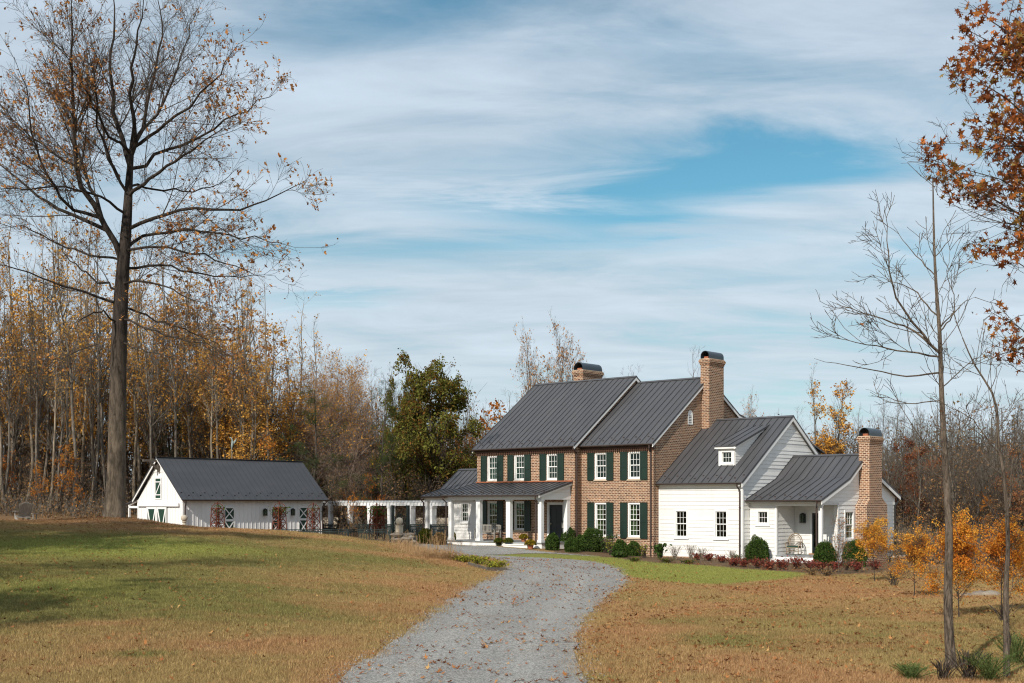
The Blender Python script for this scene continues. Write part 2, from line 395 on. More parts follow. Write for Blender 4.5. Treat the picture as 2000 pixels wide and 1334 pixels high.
for u, v, z in ((.6, -.6, .75), (-3, -.6, 1.0), (-6.3, -.6, 1.75), (-7, 5, 1.7), (.7, 5, .75), (.7, 11, .75), (-3, 5, .9), (-3, 13, .9), (4, 2, .75), (-10, 2, 2.0)): x, y = H(u, v, OB); cz(x, y, z)
for x, y, z in ((-45, 85, 2.1), (-45, 110, 2.1), (-20, 110, 1.3), (0, 110, 1.0), (30, 110, 0), (60, 100, -.3), (45, 75, -.3), (-60, 57, 2.2), (60, 40, -.1), (-50, 20, 1.4), (0, 92, .9)): cz(x, y, z)
C = np.array(ctl)
def _phi(r2): return np.where(r2 > 1e-9, .5 * r2 * np.log(np.maximum(r2, 1e-9)), 0)
def _tps():
    n = len(C); P = C[:, :2]; d = ((P[:, None] - P[None]) ** 2).sum(-1)
    K = _phi(d) + np.eye(n) * 1.5; Q = np.hstack([np.ones((n, 1)), P])
    A = np.zeros((n + 3, n + 3)); A[:n, :n] = K; A[:n, n:] = Q; A[n:, :n] = Q.T
    return np.linalg.solve(A, np.concatenate([C[:, 2], np.zeros(3)]))
WT = _tps()
def hgt(x, y):
    x = np.atleast_1d(np.asarray(x, float)); y = np.atleast_1d(np.asarray(y, float)); out = np.empty(len(x))
    for a in range(0, len(x), 20000):
        X, Y = x[a:a + 20000], y[a:a + 20000]
        d = (X[:, None] - C[None, :, 0]) ** 2 + (Y[:, None] - C[None, :, 1]) ** 2
        z = _phi(d) @ WT[:-3] + WT[-3] + WT[-2] * X + WT[-1] * Y
        z = z + .035 * np.sin(X * .9 + 1.3 * np.sin(Y * .31)) * np.sin(Y * .55 + .7)
        tx, ty = XY(222, 57); z = z + .22 * np.exp(-(((X - tx) / 2.2) ** 2 + ((Y - ty - .3) / 2.2) ** 2))
        far = np.clip((np.maximum(np.abs(X) - 55, np.maximum(Y - 105, -20 - Y))) / 35, 0, 1); far = far * far * (3 - 2 * far)
        out[a:a + 20000] = np.clip(z, -1.5, 3.2) * (1 - far) + 0.9 * far
    return out
def gz(x, y): return float(hgt(x, y)[0])
def hit(px, py, y0=8., y1=200.):
    Y = np.linspace(y0, y1, 1600); X = (px - 1000) / FPX * Y; Z = CZ - (py - HOR) / FPX * Y
    g = hgt(X, Y); k = np.nonzero(g >= Z)[0]
    i = k[0] if len(k) else len(Y) - 1
    return (X[i], Y[i], g[i])

# zones in world coordinates
def poly(pts): return np.array([hit(a, b)[:2] for a, b in pts])
def inside(P, x, y):
    c = np.zeros(len(x), bool); n = len(P); j = n - 1
    for i in range(n):
        xi, yi = P[i]; xj, yj = P[j]
        m = ((yi > y) != (yj > y)) & (x < (xj - xi) * (y - yi) / (yj - yi + 1e-12) + xi); c ^= m; j = i
    return c
def edge_dist(P, x, y):
    d = np.full(len(x), 1e9); n = len(P)
    for i in range(n):
        a, b = P[i], P[(i + 1) % n]; ab = b - a; t = np.clip(((x - a[0]) * ab[0] + (y - a[1]) * ab[1]) / (ab @ ab + 1e-9), 0, 1)
        d = np.minimum(d, np.hypot(x - a[0] - t * ab[0], y - a[1] - t * ab[1]))
    return d
drive_px_left = [(650, 1334), (700, 1300), (770, 1250), (840, 1200), (900, 1155), (955, 1132), (990, 1110), (985, 1098), (940, 1090), (880, 1084), (812, 1076)]
drive_px_top = [(830, 1066), (880, 1063)]
DL = poly(drive_px_left)
house_front = [H(-20.2, -3.6), H(-17.3, -3.95), H(-12.6, -4.0), H(-12.5, -4.4), H(-10.7, -4.4), H(-10.0, -4.6), H(-7.5, -4.3), H(-5.2, -4.4)]
DR = poly([(1225, 1130), (1222, 1142), (1190, 1165), (1150, 1200), (1128, 1240), (1130, 1285), (1146, 1334)])
lawn_tip = poly([(1180, 1100), (1100, 1092), (1020, 1088), (948, 1085)])   # grass spit bottom edge, right to left
lawn_top = poly([(948, 1084), (1010, 1081), (1070, 1081.5)])
ext = lambda p, y: (p[0] + (p[0] - 0) * 0, y)
near_l = XY(560, 14.0); near_r = XY(1160, 14.0)
n2_l = (-4.3, 4.0); n2_r = (0.2, 4.0)
DRIVE = np.array([n2_l, near_l] + [tuple(p) for p in DL] + house_front + [tuple(p) for p in lawn_top[::-1]] + [tuple(p) for p in lawn_tip[::-1]] + [tuple(p) for p in poly([(1212, 1113)])] + [tuple(p) for p in DR] + [near_r, n2_r])
bed_edge = [tuple(q) for q in poly([(1070, 1081.5), (1150, 1084), (1215, 1092), (1280, 1100), (1360, 1104), (1450, 1112), (1520, 1117), (1590, 1123)])]
LAWN = np.array([tuple(p) for p in lawn_top] + bed_edge + [tuple(p) for p in poly([(1500, 1136), (1400, 1143), (1290, 1138), (1228, 1128), (1212, 1113)])] + [tuple(p) for p in lawn_tip])
BED = np.array([H(-10.3, -1.0)] + bed_edge + [tuple(q) for q in poly([(1650, 1124), (1720, 1120), (1745, 1112)])] + [H(5.5, 6.2), H(4, 4.0), H(4, 1.0), H(.2, 1.0), H(-.1, .2), H(-5.1, .2)])

def smooth_poly(P, it=2):
    for _ in range(it):
        Q = []
        for i in range(len(P)):
            a, b = P[i], P[(i + 1) % len(P)]; Q += [a * .75 + b * .25, a * .25 + b * .75]
        P = np.array(Q)
    return P
DRIVE_S = smooth_poly(DRIVE, 2); LAWN_S = smooth_poly(LAWN, 2); BED_S = smooth_poly(BED, 1)

def mk_ground():
    m, nt = new_mat('ground'); g = NT(nt)
    P = g.N('ShaderNodeNewGeometry').outputs['Position']
    col, h = ground_color(g, P, g.N('ShaderNodeAttribute', attribute_name='zone'))
    g.finish(col, .95, h, .9, .05, .05); MAT['ground'] = m
def ground_color(g, P, at):
    sp = g.N('ShaderNodeSeparateColor'); g.L(at.outputs['Color'], sp.inputs[0])
    green, litter, mulch = sp.outputs
    n1 = g.noise(P, .16, 4, .6, .4); n2 = g.noise(P, .9, 5, .65); n3 = g.noise(P, 9, 4, .7); n4 = g.noise(P, 45, 3, .7); n5 = g.noise(g.vmap(P, (1, 2.2, 1)), .35, 5, .6, .6)
    tan = g.ramp(n3, [(.25, (.17, .075, .030)), (.5, (.33, .175, .075)), (.75, (.52, .345, .18))])
    grn = g.ramp(n3, [(.25, (.055, .070, .014)), (.5, (.125, .145, .030)), (.8, (.25, .25, .07))])
    olive = g.ramp(n3, [(.25, (.15, .11, .035)), (.5, (.28, .21, .075)), (.8, (.42, .32, .14))])
    base = g.mix(g.maprange(n1, .44, .56, 0, .9), tan, olive)
    base = g.mix(g.maprange(n2, .60, .72, 0, .45), base, grn)
    gf = g.M('ADD', green, g.M('MULTIPLY', g.M('SUBTRACT', n5, .5), 1.1)); gf = g.M('MULTIPLY', g.maprange(gf, .35, .85, 0, 1), g.maprange(green, .0, .15, 0, 1))
    base = g.mix(gf, base, grn)
    lush = g.ramp(n3, [(.25, (.10, .155, .018)), (.5, (.19, .26, .035)), (.8, (.30, .36, .07))]); base = g.mix(g.maprange(green, 1.05, 1.5, 0, .9), base, lush)
    base = g.mix(g.M('MULTIPLY', g.maprange(n2, .28, .45, .55, 0), g.maprange(green, 1.0, 1.3, 1, 0)), base, (.26, .115, .045))
    lit = g.ramp(n4, [(.3, (.07, .035, .018)), (.5, (.16, .08, .038)), (.7, (.27, .15, .07))])
    lf = g.maprange(g.M('ADD', litter, g.M('MULTIPLY', g.M('SUBTRACT', n2, .5), .6)), .3, .6, 0, 1)
    base = g.mix(lf, base, lit)
    mu = g.ramp(n4, [(.3, (.045, .024, .017)), (.6, (.12, .07, .05)), (.8, (.22, .15, .11))])
    base = g.mix(g.maprange(mulch, .4, .6, 0, 1), base, mu)
    base = g.mix(.35, base, g.ramp(n4, [(.3, (.09, .06, .03)), (.7, (.55, .40, .22))]))
    base = g.mix(1.0, base, (.97, .95, .95), 'MULTIPLY')
    return base, g.M('ADD', n3, n4)
mk_ground()

def zone(x, y):
    green = np.zeros(len(x)); litter = np.zeros(len(x)); mulch = np.zeros(len(x))
    def blob(px, py, rx, ry, a):
        cx, cy, _ = hit(px, py); return a * np.exp(-(((x - cx) / rx) ** 2 + ((y - cy) / ry) ** 2))
    green += blob(130, 1150, 6, 6, 1.25) + blob(80, 1080, 8, 6, 1.0) + blob(250, 1070, 7, 5, .4) + blob(400, 1072, 8, 5, .45) + blob(640, 1058, 6, 3, .7) + blob(330, 1055, 8, 4, .5)
    green += blob(280, 1278, .7, .5, .9) + blob(780, 1100, 2.2, 2.2, .55) + blob(1400, 1255, 1.4, 2.2, .62) + blob(1320, 1215, 1.3, 1.6, .45) + blob(1520, 1200, 2.6, 3.5, .5) + blob(1165, 1325, .45, .5, .8) + blob(560, 1200, 3, 2, .35)
    green += blob(1650, 1130, 5, 4, .45) + blob(1750, 1260, 3.5, 4, .5) + blob(1900, 1200, 4, 6, .4) + blob(700, 1150, 1.6, 1.5, .35) + blob(1780, 1120, 6, 4, .5)
    mL = inside(LAWN_S, x, y); green = np.where(mL, 1.6, green)
    tx, ty = XY(222, 57); litter += 1.0 * np.exp(-(((x - tx - .6) / 3.6) ** 2 + ((y - ty + .2) / 2.2) ** 2))
    edge = 74 + np.where(x > 20, (x - 20) * .3, 0) * -1 + np.where(x < -12, -6, 10)
    wood = np.clip((y - edge) / 5, 0, 1); hx, hy = (x - O0[0]), (y - O0[1])
    litter = np.maximum(litter, wood)
    lane = np.exp(-(((x - hit(1890, 1150)[0]) / 9) ** 2 + ((y - 62) / 10) ** 2)) * .6; litter += lane
    mulch = inside(BED_S, x, y).astype(float)
    return np.stack([np.clip(green, 0, 2), np.clip(litter, 0, 1), mulch], 1)

def axis(a, b, fine0, fine1, fs, g=1.09):
    xs = list(np.arange(fine0, fine1 + 1e-6, fs)); s = fs; x = fine1
    while x < b: s *= g; x += s; xs.append(x)
    s = fs; x = fine0; lo = []
    while x > a: s *= g; x -= s; lo.append(x)
    return np.array(lo[::-1] + xs)
def grid_mesh(xs, ys, zf):
    X, Y = np.meshgrid(xs, ys); x, y = X.ravel(), Y.ravel(); z = zf(x, y)
    nx, ny = len(xs), len(ys); i = (np.arange(ny - 1)[:, None] * nx + np.arange(nx - 1)[None]).ravel()
    return np.stack([x, y, z], 1), np.stack([i, i + 1, i + nx + 1, i + nx], 1)
def build_ground():
    xs = axis(-1500, 1500, -27, 27, .33); ys = axis(-900, 2500, 14, 78, .33)
    V, F = grid_mesh(xs, ys, hgt)
    o = np_mesh('ground', [(V, F, 0)], ['ground'])
    a = o.data.color_attributes.new('zone', 'FLOAT_COLOR', 'POINT')
    zc = np.ones((len(V), 4), np.float32); zc[:, :3] = zone(V[:, 0], V[:, 1]); zc[:, 0] = np.clip(zc[:, 0], 0, 2)
    a.data.foreach_set('color', zc.ravel()); tag(o, kind='structure')
build_ground()

def mk_gravel():
    m, nt = new_mat('gravel'); g = NT(nt); P = g.N('ShaderNodeNewGeometry').outputs['Position']
    v = g.N('ShaderNodeTexVoronoi'); v.inputs['Scale'].default_value = 38; g.L(P, v.inputs['Vector'])
    v2 = g.N('ShaderNodeTexVoronoi'); v2.inputs['Scale'].default_value = 95; g.L(P, v2.inputs['Vector'])
    sp = g.N('ShaderNodeSeparateColor'); g.L(v.outputs['Color'], sp.inputs[0]); sp2 = g.N('ShaderNodeSeparateColor'); g.L(v2.outputs['Color'], sp2.inputs[0])
    c = g.ramp(g.M('ADD', g.M('MULTIPLY', sp.outputs[0], .5), g.M('MULTIPLY', sp2.outputs[1], .5)), [(.08, (.10, .097, .09)), (.5, (.265, .255, .238)), (.95, (.52, .50, .46))])
    tr = g.N('ShaderNodeAttribute', attribute_name='track'); fine_ = g.noise(P, 2.2, 5, .7)
    c = g.mix(g.M('MULTIPLY', g.maprange(tr.outputs['Fac'], 0, 1), g.maprange(fine_, .3, .7, .3, .75)), c, g.mix(1., c, (1.28, 1.27, 1.25), 'MULTIPLY'))
    c = g.mix(g.maprange(g.noise(g.vmap(P, (1.2, .6, 1)), .6, 5, .65), .35, .7, 0, .55), c, g.mix(1., c, (.74, .72, .69), 'MULTIPLY'))
    c = g.mix(g.maprange(g.noise(P, 1.1, 6, .75), .56, .72, 0, .5), c, (.23, .165, .11))
    h = g.M('ADD', g.M('MULTIPLY', v.outputs['Distance'], -.7), g.M('MULTIPLY', v2.outputs['Distance'], -.6))
    g.finish(c, .92, h, .7, .015, .12); MAT['gravel'] = m
mk_gravel()

def sheet(name, P, mat, lift, step, kind='structure', thick=0.0, jag=.0):
    """a sheet over the terrain: grid cells clipped to the outline by moving the border vertices onto it"""
    x0, y0 = P.min(0) - step; x1, y1 = P.max(0) + step
    xs = np.arange(x0, x1, step); ys = np.arange(y0, y1, step)
    X, Y = np.meshgrid(xs, ys); x, y = X.ravel().copy(), Y.ravel().copy()
    ins = inside(P, x, y); d = edge_dist(P, x, y)
    sgn = np.where(ins, -d, d)
    nx, ny = len(xs), len(ys); i = (np.arange(ny - 1)[:, None] * nx + np.arange(nx - 1)[None]).ravel()
    F = np.stack([i, i + 1, i + nx + 1, i + nx], 1)
    keep = (sgn[F] < step * .5).all(1) & ins[F].any(1); F = F[keep]
    # snap outer vertices to the outline
    used = np.unique(F); out = used[(~ins[used])]
    nP = len(P)
    for k in out:
        bd = 1e9
        for j in range(nP):
            a, b = P[j], P[(j + 1) % nP]; ab = b - a; t = np.clip(((x[k] - a[0]) * ab[0] + (y[k] - a[1]) * ab[1]) / (ab @ ab + 1e-9), 0, 1)
            q = a + t * ab; dd = (q[0] - x[k]) ** 2 + (q[1] - y[k]) ** 2
            if dd < bd: bd = dd; best = q
        x[k], y[k] = best[0] + random.gauss(0, jag), best[1] + random.gauss(0, jag)
    remap = -np.ones(len(x), int); remap[used] = np.arange(len(used)); F = remap[F]; x, y = x[used], y[used]
    V = np.stack([x, y, hgt(x, y) + lift], 1)
    o = np_mesh(name, [(V, F, 0)], [mat]); tag(o, kind=kind); return o
drv = sheet('gravel_driveway', DRIVE_S, 'gravel', .018, .20, jag=.022)
def tracks():
    n = len(drv.data.vertices); co = np.empty(n * 3, np.float32); drv.data.vertices.foreach_get('co', co); co = co.reshape(-1, 3)
    ys = np.array([10, 18, 22, 28, 36, 46, 56, 62]); cx = np.array([(.5 * (DRIVE_S[np.abs(DRIVE_S[:, 1] - y) < 2.5][:, 0].min() + DRIVE_S[np.abs(DRIVE_S[:, 1] - y) < 2.5][:, 0].max())) if (np.abs(DRIVE_S[:, 1] - y) < 2.5).any() else -1.2 for y in ys])
    m = np.interp(co[:, 1], ys, cx); d = np.abs(np.abs(co[:, 0] - m) - .85); t = np.exp(-(d / .28) ** 2) * np.clip((60 - co[:, 1]) / 12, 0, 1)
    a = drv.data.attributes.new('track', 'FLOAT', 'POINT'); a.data.foreach_set('value', t.astype(np.float32))
tracks()
def loose_stones():
    g = np.random.default_rng(91); n = 7000; k = g.integers(0, len(DRIVE_S), n); a, b = DRIVE_S[k], DRIVE_S[(k + 1) % len(DRIVE_S)]; L_ = np.hypot(*(b - a).T); k = g.choice(n, n, p=L_ / L_.sum()); a, b = a[k], b[k]
    q = a + (b - a) * g.random((n, 1)) + g.normal(size=(n, 2)) * .14; q = q[q[:, 1] > 12]; n = len(q); s = g.uniform(.008, .022, n)[:, None, None]
    T = np.array([(1, 0, 0), (-.5, .8, 0), (-.6, -.7, 0), (.1, 0, .9)]); ang = g.random(n) * 6.28; c, s_ = np.cos(ang)[:, None], np.sin(ang)[:, None]
    V = np.stack([T[None, :, 0] * c - T[None, :, 1] * s_, T[None, :, 0] * s_ + T[None, :, 1] * c, np.broadcast_to(T[None, :, 2], (n, 4))], 2) * s; V[:, :, :2] += q[:, None]; V[:, :, 2] += (hgt(q[:, 0], q[:, 1]) + .02)[:, None]
    F = (np.arange(n)[:, None, None] * 4 + np.array([(0, 1, 3), (1, 2, 3), (2, 0, 3)])[None]).reshape(-1, 3)
    o = np_mesh('loose_gravel', [(V.reshape(-1, 3), F, 0)], ['gravel'], smooth_mats=()); tag(o, 'grey stones spilled along the edges of the drive', 'gravel', kind='stuff')
loose_stones()

# ------------------------------------------------------------------ house builders (local frame: u along the front, v into the house, z up)
class Face:
    """helper to place things on a wall that faces -v or +u"""
    def __init__(s, kind, c): s.k, s.c = kind, c
    def box(s, mb, a0, a1, d0, d1, z0, z1, mi=0):
        if s.k == 'v': mb.box(a0, a1, s.c + d0, s.c + d1, z0, z1, mi)
        elif s.k == 'v+': mb.box(a0, a1, s.c - d1, s.c - d0, z0, z1, mi)
        else: mb.box(s.c - d1, s.c - d0, a0, a1, z0, z1, mi)
    def pt(s, a, d, z): return (a, s.c + d, z) if s.k == 'v' else ((a, s.c - d, z) if s.k == 'v+' else (s.c - d, a, z))
def wall(mb, F, lf, rf, z0, z1, holes=(), thick=.22, course=None, breaks=()):
    """wall between lf(z) and rf(z), z0..z1 with rectangular holes (a0,a1,z0,z1); clapboards if course"""
    zs = {z0, z1, *breaks}
    for h in holes: zs.update((max(z0, h[2]), min(z1, h[3])))
    if course:
        k = math.ceil(z0 / course); zs.update(k * course + i * course for i in range(int((z1 - z0) / course) + 2) if z0 < k * course + i * course < z1)
    zs = sorted(zs)
    for a, b in zip(zs, zs[1:]):
        if b - a < 1e-4: continue
        m = (a + b) / 2; cuts = sorted([(h[0], h[1]) for h in holes if h[2] < m < h[3]])
        segs = []; cur = None; l0, l1 = lf(a), lf(b); r0, r1 = rf(a), rf(b); la, lb = l0, l1
        for h0, h1 in cuts: segs.append((la, lb, h0, h0)); la = lb = h1
        segs.append((la, lb, r0, r1))
        if course:
            fa = (a / course) % 1.0; fb = fa + (b - a) / course; oa, ob = -.020 * (1 - fa) - .002, -.020 * (1 - min(fb, 1)) - .002
        else: oa = ob = 0
        for p, q, r, s in segs:
            if r - p < 1e-4 and s - q < 1e-4: continue
            vs = [F.pt(p, oa, a), F.pt(r, oa, a), F.pt(s, ob, b), F.pt(q, ob, b)] + [F.pt(p, thick, a), F.pt(r, thick, a), F.pt(s, thick, b), F.pt(q, thick, b)]
            mb.add(vs, [(0, 1, 2, 3), (5, 4, 7, 6), (0, 4, 5, 1), (3, 2, 6, 7), (0, 3, 7, 4), (1, 5, 6, 2)])
def window(root, F, a0, a1, z0, z1, rows=(2, 2), cols=3, rec=.0, casing=.085, sill='white_trim', silld=.06, mat='white_trim', curtain=None, sillh=.06):
    """double-hung window (rows=(upper, lower)) or single sash (rows=(n,))"""
    m = MB(); c = casing
    F.box(m, a0, a0 + c, rec - .03, rec + .10, z0, z1); F.box(m, a1 - c, a1, rec - .03, rec + .10, z0, z1)
    F.box(m, a0 + c, a1 - c, rec - .03, rec + .10, z1 - c, z1); F.box(m, a0 + c, a1 - c, rec - .03, rec + .10, z0, z0 + c * .8)
    ia0, ia1, iz0, iz1 = a0 + c, a1 - c, z0 + c * .8, z1 - c
    n = len(rows); hh = (iz1 - iz0) / n; s = .035
    for k in range(n):
        top = (k == 0) and n == 2
        d = rec + (.02 if top else .05); b0 = iz1 - (k + 1) * hh; b1 = iz1 - k * hh
        if n == 2 and k == 1: b1 += .015
        e = .004 * (k + 1)
        F.box(m, ia0, ia0 + s, d, d + .03, b0, b1); F.box(m, ia1 - s, ia1, d, d + .03, b0, b1)
        F.box(m, ia0 + s, ia1 - s, d, d + .03, b1 - s, b1); F.box(m, ia0 + s, ia1 - s, d, d + .03, b0, b0 + s * 1.3)
        w = (ia1 - ia0 - 2 * s) / cols; t = .009
        for i in range(1, cols): x = ia0 + s + w * i; F.box(m, x - t, x + t, d + .004, d + .026, b0 + s, b1 - s)
        hr = (b1 - b0 - 2 * s) / rows[k]
        for i in range(1, rows[k]): y = b0 + s + hr * i; F.box(m, ia0 + s, ia1 - s, d + .006, d + .024, y - t, y + t)
    w = m.build('window', mat, root)
    g = MB(); F.box(g, ia0, ia1, rec + .058, rec + .064, iz0, iz1); g.build('pane', 'glass', w)
    sl = MB(); F.box(sl, a0 - .05, a1 + .05, min(-.045, rec - silld), rec + .08, z0 - sillh, z0 - .002); sl.build('sill', sill, w)
    if curtain:
        for (p, q) in curtain:
            cm = MB(); k = 14; pts = [(p + (q - p) * i / k, .22 + .025 * math.sin(i * 1.9)) for i in range(k + 1)]
            for (x, d), (x2, d2) in zip(pts, pts[1:]):
                cm.add([F.pt(x, d, z0), F.pt(x2, d2, z0), F.pt(x2, d2, z1), F.pt(x, d, z1)], [(0, 1, 2, 3)])
            cm.build('curtain', 'curtain', w)
    return w
def shutter(root, F, a0, a1, z0, z1, proud=.03):
    m = MB(); f = .05; zm = (z0 + z1) / 2 - .05
    F.box(m, a0, a1, -proud - .025, -proud, z0, z1)
    for p, q, r, s in ((a0, a0 + f, z0, z1), (a1 - f, a1, z0, z1), (a0 + f, a1 - f, z1 - f * 1.3, z1), (a0 + f, a1 - f, z0, z0 + f * 1.6), (a0 + f, a1 - f, zm - .04, zm + .04)):
        F.box(m, p, q, -proud - .042, -proud - .025, r, s)
    for zz in (z0 + .12, z1 - .15): F.box(m, a0 + .01, a0 + .05, -proud, .0, zz, zz + .04)
    return m.build('shutter', 'shutter_green', root)
def roof(root, prof, u0, u1, axis='u', mat='roof_metal', spacing=.38, thick=.07, guards=True, name='roof', seam0=.12, rib=.035, ridge_cap=True):
    """standing-seam roof: prof = [(v, z) ...] from eave to eave on the top surface"""
    def P(u, v, z): return (u, v, z) if axis == 'u' else (v, u, z)
    m = MB(); n = len(prof)
    for (a, za), (b, zb) in zip(prof, prof[1:]):
        m.add([P(u0, a, za), P(u1, a, za), P(u1, b, zb), P(u0, b, zb), P(u0, a, za - thick), P(u1, a, za - thick), P(u1, b, zb - thick), P(u0, b, zb - thick)],
              [(0, 1, 2, 3), (7, 6, 5, 4), (0, 4, 5, 1), (1, 5, 6, 2), (2, 6, 7, 3), (3, 7, 4, 0)])
    r = m.build(name, mat, root)
    s = MB(); k = int((u1 - u0 - .04) / spacing); sp_ = (u1 - u0 - .04) / max(k, 1)
    for i in range(k + 1):
        u = u0 + .02 + i * sp_
        for (a, za), (b, zb) in zip(prof, prof[1:]):
            s.bar(P(u, a, za + rib * .3), P(u, b, zb + rib * .3), .026, rib)
    s.build('seam', 'seam_shade_metal' if mat == 'roof_metal' else 'barn_seam_shade_metal', r)
    if ridge_cap:
        zi = max(range(n), key=lambda i: prof[i][1]); 
        if 0 < zi < n - 1:
            rc = MB(); v, z = prof[zi]
            for sg, (b, zb) in ((-1, prof[zi - 1]), (1, prof[zi + 1])):
                t = .16 / math.hypot(b - v, zb - z); rc.bar(P(u0, v + (b - v) * t * .5, z + (zb - z) * t * .5 + rib), P(u1, v + (b - v) * t * .5, z + (zb - z) * t * .5 + rib), .16, .012, up=(0, (z - zb) * sg if axis == 'u' else 0, abs(b - v)) if axis == 'u' else ((z - zb) * sg, 0, abs(b - v)))
            rc.build('ridge_cap', mat, r)
    if guards:
        (a, za), (b, zb) = prof[0], prof[1]; L_ = math.hypot(b - a, zb - za); first = None
        for i in range(k):
            u = u0 + .02 + (i + .5) * sp_; d = (.35 if i % 2 else .6) / L_; v, z = a + (b - a) * d, za + (zb - za) * d
            if first is None:
                g_ = MB(); g_.box(-.045, .045, -.012, .012, -.01, .05); g_.box(-.012, .012, -.012, .06, -.01, .012)
                first = g_.build('snow_guard', 'gutter_brown' if mat == 'roof_metal' else 'lantern_black', r); q_ = first
            else: q_ = first.copy(); COL.objects.link(q_); q_.parent = r
            q_.location = P(u, v, z); q_.rotation_euler = (0, 0, 0 if axis == 'u' else R(90))
    return r
def rake(root, prof, u, w=.17, t=.05, mat='white_trim', axis='u', drop=.07):
    m = MB()
    for (a, za), (b, zb) in zip(prof, prof[1:]):
        q = [(a, za - drop), (b, zb - drop), (b, zb - drop - w), (a, za - drop - w)]
        pts = [(u, y, z) if axis == 'u' else (y, u, z) for y, z in q]
        m.prism(pts, (t, 0, 0) if axis == 'u' else (0, t, 0))
    return m.build('rake_board', mat, root)
def gutter(root, p, q, r=.065, mat='gutter_brown', out=(0, -1, 0)):
    m = MB(); p, q = Vector(p), Vector(q); n = 8
    for i in range(n):
        a0, a1 = math.pi * i / n, math.pi * (i + 1) / n; o = Vector(out)
        f = lambda a, R_: o * (r + R_ * math.cos(a)) + Vector((0, 0, -R_ * math.sin(a)))
        for e in ((0,),):
            A, B, Cc, D = p + f(a0, r), p + f(a1, r), q + f(a1, r), q + f(a0, r); A2, B2, C2, D2 = p + f(a0, r * .86), p + f(a1, r * .86), q + f(a1, r * .86), q + f(a0, r * .86)
            m.add([tuple(x) for x in (A, B, Cc, D, A2, B2, C2, D2)], [(0, 3, 2, 1), (4, 5, 6, 7), (0, 1, 5, 4), (3, 7, 6, 2)])
    for e in (p, q):
        pts = [tuple(e + Vector(out) * (r + r * math.cos(math.pi * i / n)) + Vector((0, 0, -r * math.sin(math.pi * i / n)))) for i in range(n + 1)]
        m.add(pts, [tuple(range(n + 1))])
    return m.build('gutter', mat, root)
def downspout(root, pts, r=.042, mat='gutter_brown'):
    m = MB(); m.tube(pts, r, 8)
    for (a, b) in zip(pts, pts[1:]):
        if abs(a[2] - b[2]) > 1.2:
            for t in (.25, .8): z = a[2] + (b[2] - a[2]) * t; m.lathe([(r * 1.35, z), (r * 1.35, z + .03)], (b[0], b[1]), 8)
    return m.build('downspout', mat, root)
def lantern_part(root, F, a, z0, z1, w=.26, name='lantern', dep=.2):
    m = MB(); h = z1 - z0; F.box(m, a - w * .25, a + w * .25, -.02, 0, z0 + .05, z1 - .05)
    d0, d1 = -.04 - dep, -.04
    F.box(m, a - w / 2, a + w / 2, d0, d1, z0, z0 + .03); F.box(m, a - w / 2, a + w / 2, d0, d1, z1 - h * .22, z1 - h * .16)
    F.box(m, a - w * .42, a + w * .42, d0 + .02, d1 - .02, z1 - h * .16, z1 - h * .08); F.box(m, a - w * .2, a + w * .2, d0 + .06, d1 - .06, z1 - h * .08, z1)
    for i in (-1, 1):
        for dd in (d0, d1 - .02): F.box(m, a + i * w * .5 - (.02 if i > 0 else 0), a + i * w * .5 + (0 if i > 0 else .02), dd, dd + .02, z0 + .03, z1 - h * .22)
    F.box(m, a - .02, a + .02, -.05, 0, z0 + h * .4, z0 + h * .5)
    l = m.build(name, 'lantern_black', root)
    g = MB(); F.box(g, a - w * .4, a + w * .4, d0 + .03, d1 - .03, z0 + .032, z1 - h * .225); g.build('lamp_glass', 'glass', l); return l
def chimney(root, u0, u1, v0, v1, z0, z1, cap_h, mat='brick', extra=None, arch_in=.04, capname='chimney_cap'):
    m = MB(); m.box(u0, u1, v0, v1, z0, z1 - .32)
    for k, (o, h) in enumerate(((.025, .08), (.055, .08), (.085, .10), (.06, .05))):
        z = z1 - .32 + sum((.08, .08, .10, .05)[:k]); m.box(u0 - o, u1 + o, v0 - o, v1 + o, z, z + h)
    if extra: extra(m)
    c = m.build('chimney', mat, root)
    top = z1 - .01; t = MB(); t.box(u0 - .03, u1 + .03, v0 - .03, v1 + .03, top, top + .04); t.build('mortar_crown', 'sill_stone', c)
    a = MB(); n = 14; uc = (u0 + u1) / 2; R_ = (u1 - u0) / 2 + .0; zz = top + .04; hs = cap_h - R_
    def ring(r, h): return [(uc - r, zz)] + [(uc - r * math.cos(math.pi * i / n), zz + h + r * math.sin(math.pi * i / n)) for i in range(n + 1)] + [(uc + r, zz)]
    o_, i_ = ring(R_, max(hs, .02)), ring(R_ - .03, max(hs, .02))
    k = len(o_)
    vs = [(x, v0, z) for x, z in o_] + [(x, v1, z) for x, z in o_] + [(x, v0, z) for x, z in i_] + [(x, v1, z) for x, z in i_]
    fs = []
    for i in range(k - 1): fs += [(i, i + 1, k + i + 1, k + i), (2 * k + i, 3 * k + i, 3 * k + i + 1, 2 * k + i + 1), (i, 2 * k + i, 2 * k + i + 1, i + 1), (k + i, k + i + 1, 3 * k + i + 1, 3 * k + i)]
    a.add(vs, fs); a.build(capname, 'cap_metal', c)
    f = MB(); f.box(uc - R_ * .45, uc + R_ * .45, v0 + .12, v1 - .12, zz, zz + .12); f.build('flue', 'terracotta', c)
    return c

